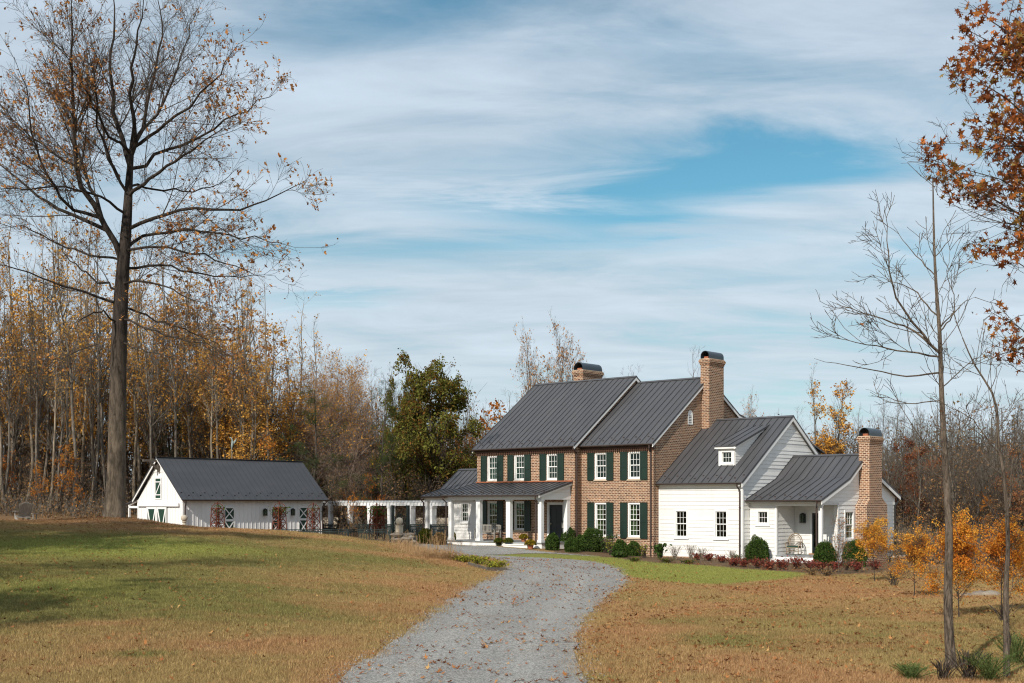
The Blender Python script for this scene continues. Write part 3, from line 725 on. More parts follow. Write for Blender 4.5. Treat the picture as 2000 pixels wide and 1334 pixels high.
house = thing('brick_house', 'brown brick farmhouse with white clapboard wings, dark metal roofs and green shutters', 'house', (O0[0], O0[1], 0), -TH)
def build_house():
    h = house
    # ---- brick sections
    FR, FL = Face('v', -.5), Face('v', -1.1)
    W84 = .84
    rw = [(-8.54 - .42, -8.54 + .42), (-6.30 - .42, -6.30 + .42)]
    lw = [(c - .41, c + .41) for c in (-15.98, -13.89, -11.47)]
    rh = [(a, b, 4.24, 5.68) for a, b in rw] + [(a, b, 1.14, 2.98) for a, b in rw]
    lh = [(a, b, 4.24, 5.68) for a, b in lw] + [(a, b, 1.42, 3.06) for a, b in lw[:2]] + [(-11.86, -10.62, .85, 3.0)]
    m = MB()
    wall(m, FR, lambda z: -9.85, lambda z: -5.06, -.3, 6.0, rh)
    # right gable wall, plane u=-5.06, under the roof line
    rp = [(-.72, 6.10), (4.60, 9.93), (7.75, 8.02), (10.2, 7.45)]
    zf = lambda v: np.interp(v, [p[0] for p in rp], [p[1] for p in rp])
    gl = lambda z: -.499 if z < 6.02 else np.interp(z, [6.02, 9.83], [-.499 - .0, 4.6])
    gr = lambda z: 10.0 if z < 7.4 else (np.interp(z, [7.4, 7.95, 9.83], [10.0, 7.75, 4.6]))
    gl = lambda z: -.499 if z < 6.16 else float(np.interp(z, [6.16, 9.83], [-.499, 4.6]))
    wall(m, Face('u', -5.06), gl, gr, -.3, 9.82, [(2.72, 3.12, 7.25, 7.75)], breaks=(6.16, 7.4, 7.95))
    m.box(-9.85, -5.3, 9.78, 10.0, -.3, 7.35)
    m.build('wall', 'brick', h)
    m = MB()
    wall(m, FL, lambda z: -17.2, lambda z: -9.851, -.3, 6.0, lh)
    lp = [(-1.32, 6.10), (4.35, 10.27), (8.2, 7.95), (10.4, 7.45)]
    gl2 = lambda z: -1.099 if z < 6.12 else float(np.interp(z, [6.12, 10.17], [-1.099, 4.35]))
    gr2 = lambda z: 10.0 if z < 7.4 else float(np.interp(z, [7.4, 7.9, 10.17], [10.0, 8.1, 4.35]))
    wall(m, Face('u', -9.851), gl2, gr2, -.3, 10.15, breaks=(6.12, 7.4, 7.9))
    wall(m, Face('u', -16.98), gl2, gr2, -.3, 10.15, breaks=(6.12, 7.4, 7.9))
    m.box(-17.2, -10.1, 9.78, 10.0, -.3, 7.35)
    m.build('wall', 'brick', h)
    # soldier courses and water table, proud of the wall
    for a, b in rw: m = MB(); m.box(a - .12, b + .12, -.506, -.5, 3.03, 3.24); m.build('soldier_course', 'brick_warm', h)
    m = MB(); m.box(-9.84, -5.05, -.53, -.5, -.3, .92); m.build('brick_base', 'brick_warm', h)
    # cornices (dark brick dentils)
    m = MB()
    m.box(-9.84, -5.03, -.56, -.5, 5.76, 5.86); m.box(-9.84, -5.0, -.64, -.5, 5.86, 6.0)
    m.box(-17.23, -9.82, -1.16, -1.1, 5.76, 5.86); m.box(-17.26, -9.80, -1.24, -1.1, 5.86, 6.0)
    u = -17.2
    while u < -9.9: m.box(u, u + .07, -1.2, -1.16, 5.70, 5.86); u += .14
    u = -9.8
    while u < -5.1: m.box(u, u + .07, -.6, -.56, 5.70, 5.86); u += .14
    m.build('cornice', 'cornice_brown', h)
    for (F, wins, z0, z1, rows, cur) in ((FR, rw, 4.24, 5.68, (2, 2), None), (FR, rw, 1.14, 2.98, (3, 3), 1), (FL, lw, 4.24, 5.68, (2, 2), None), (FL, lw[:2], 1.42, 3.06, (2, 3), None)):
        for a, b in wins:
            window(h, F, a, b, z0, z1, rows, 3, rec=.05, casing=.085, sill='sill_stone', silld=.11, sillh=.09, curtain=[(a + .05, a + .42)] if cur else None)
            shutter(h, F, a - .46, a - .005, z0 - .05, z1 + .01); shutter(h, F, b + .005, b + .46, z0 - .05, z1 + .01)
    # gable vent
    m = MB(); Fg = Face('u', -5.06)
    for i in range(6): Fg.box(m, 2.74, 3.10, .0 + .0, .05, 7.28 + i * .085, 7.28 + i * .085 + .045)
    Fg.box(m, 2.70, 3.14, -.02, .04, 7.22, 7.265); Fg.box(m, 2.70, 2.74, -.02, .05, 7.265, 7.75); Fg.box(m, 3.10, 3.14, -.02, .05, 7.265, 7.75)
    n = 10; 
    for i in range(n):
        t0, t1 = math.pi * i / n, math.pi * (i + 1) / n
        m.prism([(-5.04, 2.92 - r * math.cos(t), 7.75 + r * math.sin(t)) for r, t in ((.16, t0), (.24, t0), (.24, t1), (.16, t1))], (-.06, 0, 0))
    m.prism([(-5.055, 2.92 - .16 * math.cos(math.pi * i / 8), 7.75 + .16 * math.sin(math.pi * i / 8)) for i in range(9)], (-.02, 0, 0))
    m.build('gable_vent', 'white_trim', h)
    # roofs
    roof(h, rp, -9.86, -4.93); rake(h, rp, -4.99, w=.15, t=.05)
    roof(h, lp, -17.42, -9.72); rake(h, lp, -9.775, w=.16, t=.05); rake(h, lp, -17.41, w=.16, t=.05)
    gutter(h, (-9.86, -.72, 6.05), (-4.96, -.72, 6.05)); gutter(h, (-17.42, -1.32, 6.05), (-9.75, -1.32, 6.05))
    downspout(h, [(-9.75, -1.40, 5.98), (-9.75, -1.38, 5.86), (-9.79, -1.02, 5.66), (-9.79, -1.00, .3)])
    downspout(h, [(-5.12, -.80, 5.98), (-5.12, -.80, 5.84), (-5.18, -.57, 5.62), (-5.18, -.57, .1)])
    # rear low roofs that show past the gables
    m = MB(); m.box(-9.8, -5.3, 9.6, 12, -.2, 6.5); m.build('rear_wall', 'white_paint', h)
    # chimneys
    chimney(h, -5.14, -4.58, 4.05, 5.52, 3.0, 10.86, .43)
    chimney(h, -14.60, -13.88, 4.62, 6.5, 9.0, 10.95, .46)
    # interior
    m = MB(); m.box(-17, -5.3, -.25, 9.7, .2, .3); m.box(-17, -5.3, -.25, 9.7, 3.3, 3.4); m.box(-17, -5.3, 3.4, 3.5, .3, 6.0)
    m.box(-4.85, -.25, .23, 9.0, .2, .3); m.box(-4.85, -.25, 3.4, 3.5, .3, 4.6); m.box(.0, 3.8, 2.72, 2.8, .3, 3.0)
    m.box(-19.1, -17.3, .9, 1.0, .6, 3.3); m.box(-19.1, -17.3, -.85, .9, .6, .7)
    m.build('inner_room', 'room_dark', h)
    # front door of the brick section
    m = MB()
    FL.box(m, -11.86, -11.74, .02, .16, .85, 3.0); FL.box(m, -10.74, -10.62, .02, .16, .85, 3.0); FL.box(m, -11.74, -10.74, .02, .16, 2.86, 3.0)
    fr = m.build('door_frame', 'white_trim', h)
    m = MB(); FL.box(m, -11.74, -10.74, .14, .18, .86, 2.86)
    for a in (-11.62, -11.19):
        for z0, z1 in ((1.0, 1.7), (1.82, 2.72)): FL.box(m, a, a + .33, .13, .14, z0, z1)
    d = m.build('door', 'door_black', h)
    m = MB(); FL.box(m, -11.68, -11.62, .06, .13, 1.78, 1.84); m.build('handle', 'brass', d)
    # ---- main porch
    P0, P1, PV = -17.15, -10.13, -3.6
    for a in ((-17.13, -16.89), (-14.96, -14.66), (-12.70, -12.40), (-10.40, -10.16)):
        m = MB(); m.box(a[0], a[1], PV + .05, PV + .27, .86, 3.14); m.box(a[0] - .025, a[1] + .025, PV + .02, PV + .30, .855, .99); m.box(a[0] - .025, a[1] + .025, PV + .02, PV + .30, 3.06, 3.138)
        m.build('porch_post', 'white_trim', h)
    m = MB(); m.box(-10.42, -10.16, -1.38, -1.12, .86, 3.14); m.build('porch_post', 'white_trim', h)
    m = MB(); m.box(-17.16, -10.14, PV + .03, PV + .29, 3.14, 3.36); m.box(-10.42, -10.142, PV + .29, -1.11, 3.142, 3.36)
    # gable-side triangular cheek with boards
    for i in range(5):
        z0 = 3.36 + i * .16; vstart = PV + .03 + max(0, (z0 - 3.30)) / .26
        if vstart < -1.2: m.prism([(-10.18, vstart, z0), (-10.18, -1.11, z0), (-10.18, -1.11, z0 + .155), (-10.18, min(-1.12, vstart + .155 / .26), z0 + .155)], (.03, 0, 0))
    m.build('porch_beam', 'white_trim', h)
    m = MB(); m.box(-17.1, -10.15, PV + .29, -1.11, 3.30, 3.34); m.build('porch_ceiling', 'white_paint', h)
    m = MB(); m.box(-17.22, -10.05, PV - .06, -1.11, .80, .855); m.build('porch_floor', 'deck_grey', h)
    m = MB(); m.box(-17.18, -10.09, PV, -1.2, .3, .80); m.build('porch_skirt', 'white_trim', h)
    m = MB(); m.box(-12.55, -10.75, PV - .42, PV - .005, .70, .74); m.box(-12.52, -10.78, PV - .38, PV - .003, .40, .70); m.build('porch_step', 'white_trim', h)
    pp = [(PV - .28, 3.42), (-1.105, 4.12)]
    roof(h, pp, -17.35, -9.98, ridge_cap=False); rake(h, pp, -10.06, w=.12, t=.04, drop=.06)
    gutter(h, (-17.32, PV - .27, 3.38), (-10.05, PV - .27, 3.38))
    downspout(h, [(-10.25, PV - .33, 3.32), (-10.25, PV - .33, 3.22), (-10.46, PV - .04, 3.02), (-10.46, PV - .04, .75)])
    downspout(h, [(-17.22, PV - .33, 3.32), (-17.22, PV - .33, 3.20), (-17.22, PV - .04, 3.0), (-17.22, PV - .04, .72)])
    m = MB(); m.bar((-17.2, -1.15, 4.16), (-9.98, -1.15, 4.16), .12, .06); m.build('roof_flashing', 'terracotta', h)
    # ---- left white wing
    FW = Face('v', -1.1); m = MB()
    wall(m, FW, lambda z: -19.4, lambda z: -17.201, .3, 3.30, [(-18.52, -17.83, 1.80, 3.0)], course=.19)
    wall(m, Face('u', -19.18), lambda z: -1.1, lambda z: 3.9, .3, 3.3, course=.19)
    wall(m, Face('u', -17.6), lambda z: -.6 if z < 3.7 else float(np.interp(z, [3.7, 4.9], [.1, 1.75])), lambda z: 4.0 if z < 3.7 else float(np.interp(z, [3.7, 4.9], [3.4, 1.75])), 3.3, 4.9, course=.19)
    m.box(-19.4, -17.2, 3.8, 4.0, .3, 3.5)
    m.build('clapboard_wall', 'white_paint', h)
    window(h, FW, -18.52, -17.83, 1.80, 3.0, (2, 2), 3, rec=-.02)
    wl = [(-1.55, 3.38), (.10, 3.80), (1.78, 5.05), (3.45, 3.80), (4.4, 3.5)]
    roof(h, wl, -21.5, -17.21); rake(h, wl, -21.49, w=.14, t=.04)
    gutter(h, (-21.5, -1.55, 3.34), (-17.4, -1.55, 3.34))
    for v_ in (-1.32, 3.6): m = MB(); m.box(-21.36, -21.14, v_, v_ + .2, .5, 3.10); m.build('porch_post', 'white_trim', h)
    m = MB(); m.box(-21.38, -17.25, -1.34, -1.105, 3.10, 3.30); m.box(-21.38, -21.14, -1.1, 3.9, 3.10, 3.30); m.build('porch_beam', 'white_trim', h)
    m = MB(); m.box(-19.46, -19.30, -1.13, -.98, .6, 3.10); m.build('porch_post', 'white_trim', h)
    m = MB(); m.box(-21.5, -19.2, -1.5, 4.0, .45, .66); m.build('porch_floor', 'deck_grey', h)
    downspout(h, [(-21.42, -1.62, 3.28), (-21.42, -1.62, 3.18), (-21.40, -1.40, 2.98), (-21.40, -1.40, .6)])
    # ---- white wing
    F0 = Face('v', 0.0); ww = [(-4.05, -3.23), (-1.64, -.83)]
    m = MB()
    wall(m, F0, lambda z: -5.055, lambda z: 0.0, .20, 4.02, [(a, b, 1.15, 2.62) for a, b in ww], course=.19)
    wp = [(-.27, 4.00), (4.78, 7.55), (9.9, 4.0)]
    wl_ = lambda z: 0.002 if z < 4.1 else float(np.interp(z, [4.1, 7.45], [0.002, 4.78])); wr_ = lambda z: 9.6 if z < 4.1 else float(np.interp(z, [4.1, 7.45], [9.6, 4.78]))
    wall(m, Face('u', 0.0), wl_, wr_, .2, 7.44, course=.19, breaks=(4.1,))
    m.build('clapboard_wall', 'white_paint', h)
    m = MB(); m.box(-5.05, .004, -.01, .3, -.3, .195); m.build('foundation', 'brick_warm', h)
    m = MB(); m.box(-.12, .03, -.032, .10, .2, 3.86); m.box(-5.056, -5.0, -.03, .02, .2, 3.86); m.box(-5.05, .03, -.035, .0, 3.72, 3.9); m.box(-.11, -.0, -.26, -.03, 3.80, 3.93); m.build('corner_board', 'white_trim', h)
    for a, b in ww: window(h, F0, a, b, 1.15, 2.62, (2, 2), 3, rec=-.01)
    roof(h, wp, -5.055, .17); rake(h, wp, .11, w=.20, t=.05, drop=.07)
    m = MB(); m.box(-5.0, .10, -.25, -.0, 3.87, 3.91); m.build('soffit', 'white_trim', h)
    gutter(h, (-5.25, -.27, 3.97), (.12, -.27, 3.97))
    downspout(h, [(-.12, -.34, 3.90), (-.12, -.34, 3.80), (-.10, -.09, 3.58), (-.10, -.09, .15)])
    # dormer
    m = MB(); D0, D1, DV = -2.02, -1.02, .98
    m.box(D0, D0 + .17, DV, DV + .1, 4.74, 5.74); m.box(D1 - .17, D1, DV, DV + .1, 4.74, 5.74); m.box(D0 + .17, D1 - .17, DV, DV + .1, 4.74, 4.98); m.box(D0 + .17, D1 - .17, DV, DV + .1, 5.62, 5.74)
    m.box(D0 - .14, D1 + .12, DV - .16, DV + .02, 5.74, 5.86)
    m.build('dormer_front', 'white_trim', h)
    m = MB(); c_ = .13; z = 4.70
    while z < 6.9:
        mn = (z - 4.19) / .703; mx_l = lambda q: DV if q < 5.84 else DV + (q - 5.84) / .335
        a0, b0 = mx_l(z), (z - 4.12) / .703 - .27 + .3
        a0 = max(a0, DV); z2 = z + c_
        a1 = mx_l(z2); e0 = (z - 4.0) / .703 - .27 + .12; e1 = (z2 - 4.0) / .703 - .27 + .12
        if e0 > a0:
            m.add([(D1 + .022, a0, z), (D1 + .022, max(e0, a0), z), (D1 + .004, max(e1, a1), z2), (D1 + .004, a1, z2), (D1 - .05, a0, z), (D1 - .05, max(e0, a0), z), (D1 - .05, max(e1, a1), z2), (D1 - .05, a1, z2)], [(0, 1, 2, 3), (7, 6, 5, 4), (0, 4, 5, 1), (3, 2, 6, 7), (0, 3, 7, 4), (1, 5, 6, 2)])
        z = z2
    m.build('dormer_cheek', 'white_paint', h)
    dm = roof(h, [(DV - .18, 5.90), (4.35, 7.16)], D0 - .18, D1 + .17, guards=False, ridge_cap=False, spacing=.42, name='dormer_roof')
    rake(h, [(DV - .18, 5.90), (4.0, 7.04)], D1 + .02, w=.12, t=.06, drop=.07)
    window(h, Face('v', DV), D0 + .17, D1 - .17, 4.98, 5.62, (2,), 3, rec=-.0, casing=.05, silld=.04)
    # rear dormer slabs that show past the rakes
    m = MB(); m.bar((-2.6, 6.7, 6.27), (-2.6, 8.5, 5.72), 5.2, .07); m.bar((-2.6, 7.3, 5.75), (-2.6, 8.3, 5.5), 4.9, .4)
    m.build('rear_dormer_roof', 'roof_metal', h)
    # ---- small wing with the recessed porch
    FS = Face('v', .7); m = MB()
    wall(m, FS, lambda z: .02, lambda z: 1.52, .0, 3.02, [(.38, 1.12, 1.86, 2.64)], course=.19)
    wall(m, Face('u', 1.52), lambda z: .72, lambda z: 2.48, .36, 3.02, course=.19)
    wall(m, Face('v', 2.48), lambda z: 1.52, lambda z: 4.0, .36, 3.02, [(2.40, 3.08, .45, 2.56)], course=.19)
    sp0 = [(.28, 3.13), (3.18, 4.20), (5.05, 5.45), (6.6, 4.32), (8.9, 3.35)]
    lv = lambda z: .75 if z <= 2.9 else (float(np.interp(z, [2.98, 4.1, 5.33], [.75, 3.18, 5.05])) if z > 2.98 else .75)
    rv = lambda z: float(np.interp(z, [3.3, 4.22, 5.33], [8.6, 6.6, 5.05]))
    wall(m, Face('u', 4.0), lambda z: 2.30, lambda z: 8.6, -.1, 2.87, [(2.92, 3.95, 1.12, 2.62)], course=.19)
    wall(m, Face('u', 4.0), lambda z: lv(z), rv, 3.0, 5.32, course=.19, breaks=(3.3, 4.1, 4.22))
    m.box(.0, 3.8, 8.4, 8.6, -.1, 3.2)
    m.build('clapboard_wall', 'white_paint', h)
    m = MB(); m.box(1.44, 1.545, .66, .80, .36, 3.02); m.box(.02, 1.5, .68, .70, 2.86, 3.02)
    m.box(1.52, 4.03, .62, .82, 2.82, 3.03); m.box(3.82, 4.03, .82, 2.34, 2.872, 3.03); m.box(.02, 4.0, .34, .62, 2.98, 3.03)
    m.box(3.99, 4.03, 2.24, 2.36, .0, 2.86); m.box(3.98, 4.03, .66, 8.6, 2.87, 3.0); m.build('porch_beam', 'white_trim', h)
    m = MB(); m.box(1.54, 3.82, .82, 2.47, 2.95, 2.99); m.build('porch_ceiling', 'white_paint', h)
    m = MB(); m.box(3.83, 4.0, .64, .80, .41, 2.82); m.box(3.81, 4.02, .62, .82, .40, .52); m.build('porch_post', 'white_trim', h)
    m = MB(); m.box(1.52, 4.02, .60, 2.48, .34, .395); m.build('porch_floor', 'deck_grey', h)
    m = MB(); m.box(1.50, 4.0, .64, 2.4, -.2, .34); m.box(1.35, 3.9, .26, .64, .18, .225); m.box(1.38, 3.88, .29, .64, -.1, .18); m.build('porch_step', 'white_trim', h)
    window(h, FS, .38, 1.12, 1.86, 2.64, (2,), 3, rec=-.01, casing=.11)
    window(h, Face('u', 4.0), 2.92, 3.95, 1.12, 2.62, (2, 2), 3, rec=-.01, casing=.1, curtain=[(3.0, 3.9)])
    FB = Face('v', 2.48); m = MB(); FB.box(m, 2.40, 2.49, -.02, .1, .45, 2.56); FB.box(m, 2.99, 3.08, -.02, .1, .45, 2.56); FB.box(m, 2.49, 2.99, -.02, .1, 2.46, 2.56)
    fr = m.build('door_frame', 'white_trim', h)
    m = MB(); FB.box(m, 2.49, 2.57, .04, .08, .47, 2.46); FB.box(m, 2.91, 2.99, .04, .08, .47, 2.46); FB.box(m, 2.57, 2.91, .04, .08, 2.34, 2.46); FB.box(m, 2.57, 2.91, .04, .08, .47, .75)
    for i in range(1, 5): FB.box(m, 2.57, 2.91, .05, .07, .75 + i * .318 - .012, .75 + i * .318 + .012)
    d = m.build('door', 'door_black', h); m = MB(); FB.box(m, 2.57, 2.91, .055, .06, .75, 2.34); m.build('pane', 'glass', d)
    m = MB(); FB.box(m, 2.38, 3.1, -.14, .04, .396, .45); m.build('threshold', 'threshold_wood', h)
    lantern_part(h, FB, 2.05, 1.97, 2.47, .25)
    roof(h, sp0, .02, 4.22, spacing=.40); rake(h, sp0, 4.17, w=.17, t=.04, drop=.07)
    gutter(h, (.0, .28, 3.10), (4.2, .28, 3.10))
    downspout(h, [(3.98, .21, 3.04), (3.98, .21, 2.94), (3.76, .58, 2.74), (3.76, .58, .2)])
    downspout(h, [(4.1, 8.75, 3.2), (4.1, 8.75, 3.0), (4.06, 8.5, 2.8), (4.06, 8.5, .0)], .05, 'lantern_black')
    def ex(m):
        # wide base with sloped shoulders
        pass
    m0 = MB(); B0, B1, BZ, S0, S1 = 4.12, 6.42, 2.86, 4.50, 5.88
    m0.box(4.0, 4.62, B0, B1, -.25, BZ)
    m0.add([(4.0, B0, BZ), (4.62, B0, BZ), (4.62, B1, BZ), (4.0, B1, BZ), (4.0, S0, BZ + .34), (4.62, S0, BZ + .34), (4.62, S1, BZ + .34), (4.0, S1, BZ + .34)], [(0, 1, 5, 4), (1, 2, 6, 5), (2, 3, 7, 6), (3, 0, 4, 7), (4, 5, 6, 7)])
    def ex(m): m.add(m0.v, m0.f)
    chimney(h, 4.005, 4.58, S0, S1, BZ + .34, 6.30, .42, 'brick_warm', extra=ex)
    # side steps behind the chimney
    m = MB(); m.box(4.25, 5.6, 7.4, 8.8, -.3, .22); m.box(5.6, 6.0, 7.4, 8.8, -.3, .05); m.build('side_step', 'sill_stone', h)
build_house()

# ------------------------------------------------------------------ barn
barn = thing('white_barn', 'white board-and-batten barn with charcoal metal roof and green doors, left of the house', 'barn', (OB[0], OB[1], 0), -TH)
def build_barn():
    b = barn; W, L_, EZ, RZ = -5.10, 11.05, 3.15, 5.86; uc = W / 2
    hs = [(3.02, 3.84, .6, 2.70), (6.70, 7.52, .6, 2.70), (8.98, 9.84, .6, 2.70)]
    m = MB()
    lf = lambda z: 0 + W if z < EZ else float(np.interp(z, [EZ, RZ - .07], [W, uc])); rf = lambda z: -.0 if z < EZ else float(np.interp(z, [EZ, RZ - .07], [0, uc]))
    wall(m, Face('v', 0.0), lf, rf, .2, RZ - .08, [(-3.98, -1.70, .2, 2.72), (-3.08, -2.38, 3.22, 4.55)], breaks=(EZ,))
    wall(m, Face('u', 0.0), lambda z: .0, lambda z: L_, .2, EZ + .05, hs)
    wall(m, Face('u', W + .22), lambda z: .23, lambda z: L_, .2, EZ + .05)
    wall(m, Face('v', L_ - .2), lf, rf, .2, RZ - .08, breaks=(EZ,))
    m.build('wall', 'barn_white', b)
    m = MB(); v = .12
    while v < L_:
        if not any(h[0] - .03 < v < h[1] + .03 for h in hs): m.box(.001, .022, v - .02, v + .02, .3, EZ)
        else: m.box(.001, .022, v - .02, v + .02, 2.78, EZ)
        v += .315
    u = W + .1
    while u < 0:
        top = EZ + (RZ - EZ) * (1 - abs(u - uc) / abs(uc)) - .16
        if -4.02 < u < -1.66: 
            if not (-3.12 < u < -2.34): m.box(u - .02, u + .02, -.022, -.001, 3.02, top)
        else: m.box(u - .02, u + .02, -.022, -.001, .3, top)
        u += .3
    m.build('batten', 'barn_white', b)
    m = MB(); m.box(-4.98, -.32, -.14, -.03, 2.74, 2.94); m.box(-4.3, -.85, -.035, -.0, 4.95, 5.0) if False else None
    m.box(-3.3, -1.8, -.035, -.001, 4.92, 4.98); m.box(-.14, .03, -.03, .14, .3, EZ); m.box(W - .03, W + .12, -.03, .1, .3, EZ); m.box(-.12, .035, L_ - .12, L_ + .03, .3, EZ)
    m.build('trim_board', 'barn_white', b)
    # sliding doors
    for a0, a1 in ((-3.98, -2.86), (-2.83, -1.70)):
        m = MB(); m.box(a0, a1, -.06, -.02, .3, 2.72); d = m.build('barn_door', 'barn_green', b)
        m = MB(); z0, z1 = .5, 2.70
        m.box(a0, a0 + .10, -.085, -.06, z0, z1); m.box(a1 - .10, a1, -.085, -.06, z0, z1); m.box(a0 + .1, a1 - .1, -.085, -.06, z1 - .13, z1); m.box(a0 + .1, a1 - .1, -.085, -.06, z0, z0 + .12)
        mid = (a0 + a1) / 2
        for s_ in (a0 + .13, a1 - .13): m.bar((s_, -.074, z1 - .14), (mid + (.02 if s_ < mid else -.02), -.074 - (.003 if s_ < mid else 0), z0 + .5), .02, .10)
        m.bar((mid + .02, -.079, 1.0), (a1 - .12, -.079, z0 + .12), .02, .1); m.bar((mid - .02, -.076, 1.0), (a0 + .12, -.076, z0 + .12), .02, .1)
        m.build('brace', 'barn_white', d)
    # loft hatch
    m = MB(); m.box(-3.04, -2.42, -.01, .03, 3.26, 4.51); d = m.build('loft_hatch', 'barn_green', b)
    m = MB()
    for p in ((-3.10, -3.02, 3.20, 4.57), (-2.44, -2.36, 3.20, 4.57), (-3.02, -2.44, 3.20, 3.26), (-3.02, -2.44, 4.50, 4.57), (-3.02, -2.44, 3.44, 3.50), (-3.02, -2.44, 4.26, 4.32)): m.box(p[0], p[1], -.04, -.01, p[2], p[3])
    m.bar((-3.0, -.03, 3.50), (-2.46, -.03, 4.26), .02, .07); m.build('brace', 'barn_white', d)
    # dutch doors on the long side
    for v0, v1, z0, z1 in hs:
        d = None; m = MB(); m.box(-.03, .0, v0 + .07, v1 - .07, .5, 2.62); d = m.build('dutch_door', 'barn_green', b)
        m = MB(); m.box(-.01, .045, v0 - .02, v0 + .07, .5, 2.72); m.box(-.01, .045, v1 - .07, v1 + .02, .5, 2.72); m.box(-.01, .045, v0 + .07, v1 - .07, 2.62, 2.72); m.box(.001, .03, v0 + .07, v1 - .07, 1.78, 1.92)
        m.bar((.014, v0 + .08, 1.93), (.014, v1 - .08, 2.61), .02, .07); m.bar((.018, v0 + .08, 2.61), (.018, v1 - .08, 1.93), .02, .07)
        m.bar((.014, v0 + .08, 1.77), (.014, v1 - .08, .9), .02, .07); m.bar((.018, v0 + .08, .9), (.018, v1 - .08, 1.77), .02, .07)
        m.build('brace', 'barn_white', d)
    for v in (6.15, 8.42): lantern_part(b, Face('u', 0.0), v, 2.12, 2.60, .22)
    rp = [(.34, EZ + .02), (uc, RZ), (W - .30, EZ + .04)]
    roof(b, rp, -.28, L_ + .26, axis='v', mat='barn_roof_metal', spacing=.42, rib=.014)
    rake(b, rp, -.25, w=.13, t=.04, axis='v', mat='barn_white'); 
    gutter(b, (.34, -.26, EZ), (.34, L_ + .24, EZ), out=(1, 0, 0))
    downspout(b, [(.42, -.02, EZ - .05), (.42, -.02, EZ - .15), (.08, .12, EZ - .45), (.08, .12, .6)]); downspout(b, [(.42, L_ + .02, EZ - .05), (.42, L_ + .02, EZ - .15), (.08, L_ - .06, EZ - .45), (.08, L_ - .06, .6)])
    # lean-to
    m = MB(); m.bar((W - .1, .1, 3.12), (W - 1.3, .1, 2.80), .1, .1); m.box(W - 1.2, W - 1.08, .0, .12, .8, 2.82); m.box(W - 1.2, W, .0, .1, 2.62, 2.76); m.box(W - 1.2, W - 1.08, 4, 4.12, .8, 2.82); m.box(W - 1.2, W - 1.08, 8, 8.12, .8, 2.82); m.build('lean_to_frame', 'barn_white', b)
    m = MB(); m.prism([(W + .0, -.1, 3.20), (W - 1.4, -.1, 2.84), (W - 1.4, -.1, 2.90), (W, -.1, 3.26)], (0, 9, 0)); m.build('lean_to_roof', 'barn_roof_metal', b)
    # hoist beam
    m = MB(); m.box(uc - .09, uc + .05, -.16, -.02, 4.92, 5.68); m.bar((uc - .02, .1, 5.62), (uc - .02, -1.2, 5.62), .13, .14); m.bar((uc - .02, -.1, 5.05), (uc - .02, -.75, 5.55), .1, .12); m.build('hoist_beam', 'old_timber', b)
    m = MB(); m.box(W + .3, -.3, .3, L_ - .3, .5, .6); m.build('floor', 'room_dark', b)
build_barn()

# ------------------------------------------------------------------ trees
def nrm(a): return a / np.maximum(np.linalg.norm(a, axis=-1, keepdims=True), 1e-9)
def tubes(P, Rr, sides):
    """P: B x n x 3 centre lines, Rr: B x n radii -> verts, quads"""
    B, n, _ = P.shape
    T = np.empty_like(P); T[:, 1:-1] = P[:, 2:] - P[:, :-2]; T[:, 0] = P[:, 1] - P[:, 0]; T[:, -1] = P[:, -1] - P[:, -2]; T = nrm(T)
    m = np.abs(nrm(P[:, -1] - P[:, 0])); ref = np.eye(3)[m.argmin(1)][:, None, :]
    a = nrm(np.cross(T, np.broadcast_to(ref, T.shape))); b = np.cross(T, a)
    t = np.arange(sides) * 2 * np.pi / sides
    V = P[:, :, None] + (a[:, :, None] * np.cos(t)[None, None, :, None] + b[:, :, None] * np.sin(t)[None, None, :, None]) * Rr[:, :, None, None]
    base = (np.arange(B)[:, None, None] * n + np.arange(n - 1)[None, :, None]) * sides; j = np.arange(sides)[None, None]; j2 = (j + 1) % sides
    F = np.stack([base + j, base + j2, base + sides + j2, base + sides + j], -1).reshape(-1, 4)
    return V.reshape(-1, 3), F
def resample(pts, n):
    pts = np.asarray(pts, float); d = np.r_[0, np.cumsum(np.linalg.norm(np.diff(pts, axis=0), axis=1))]; t = np.linspace(0, d[-1], n)
    # smooth (Catmull-like) via cubic on dense linear average
    q = np.stack([np.interp(t, d, pts[:, k]) for k in range(3)], 1)
    if n > 4: q[1:-1] = (q[:-2] + 2 * q[1:-1] + q[2:]) / 4
    return q
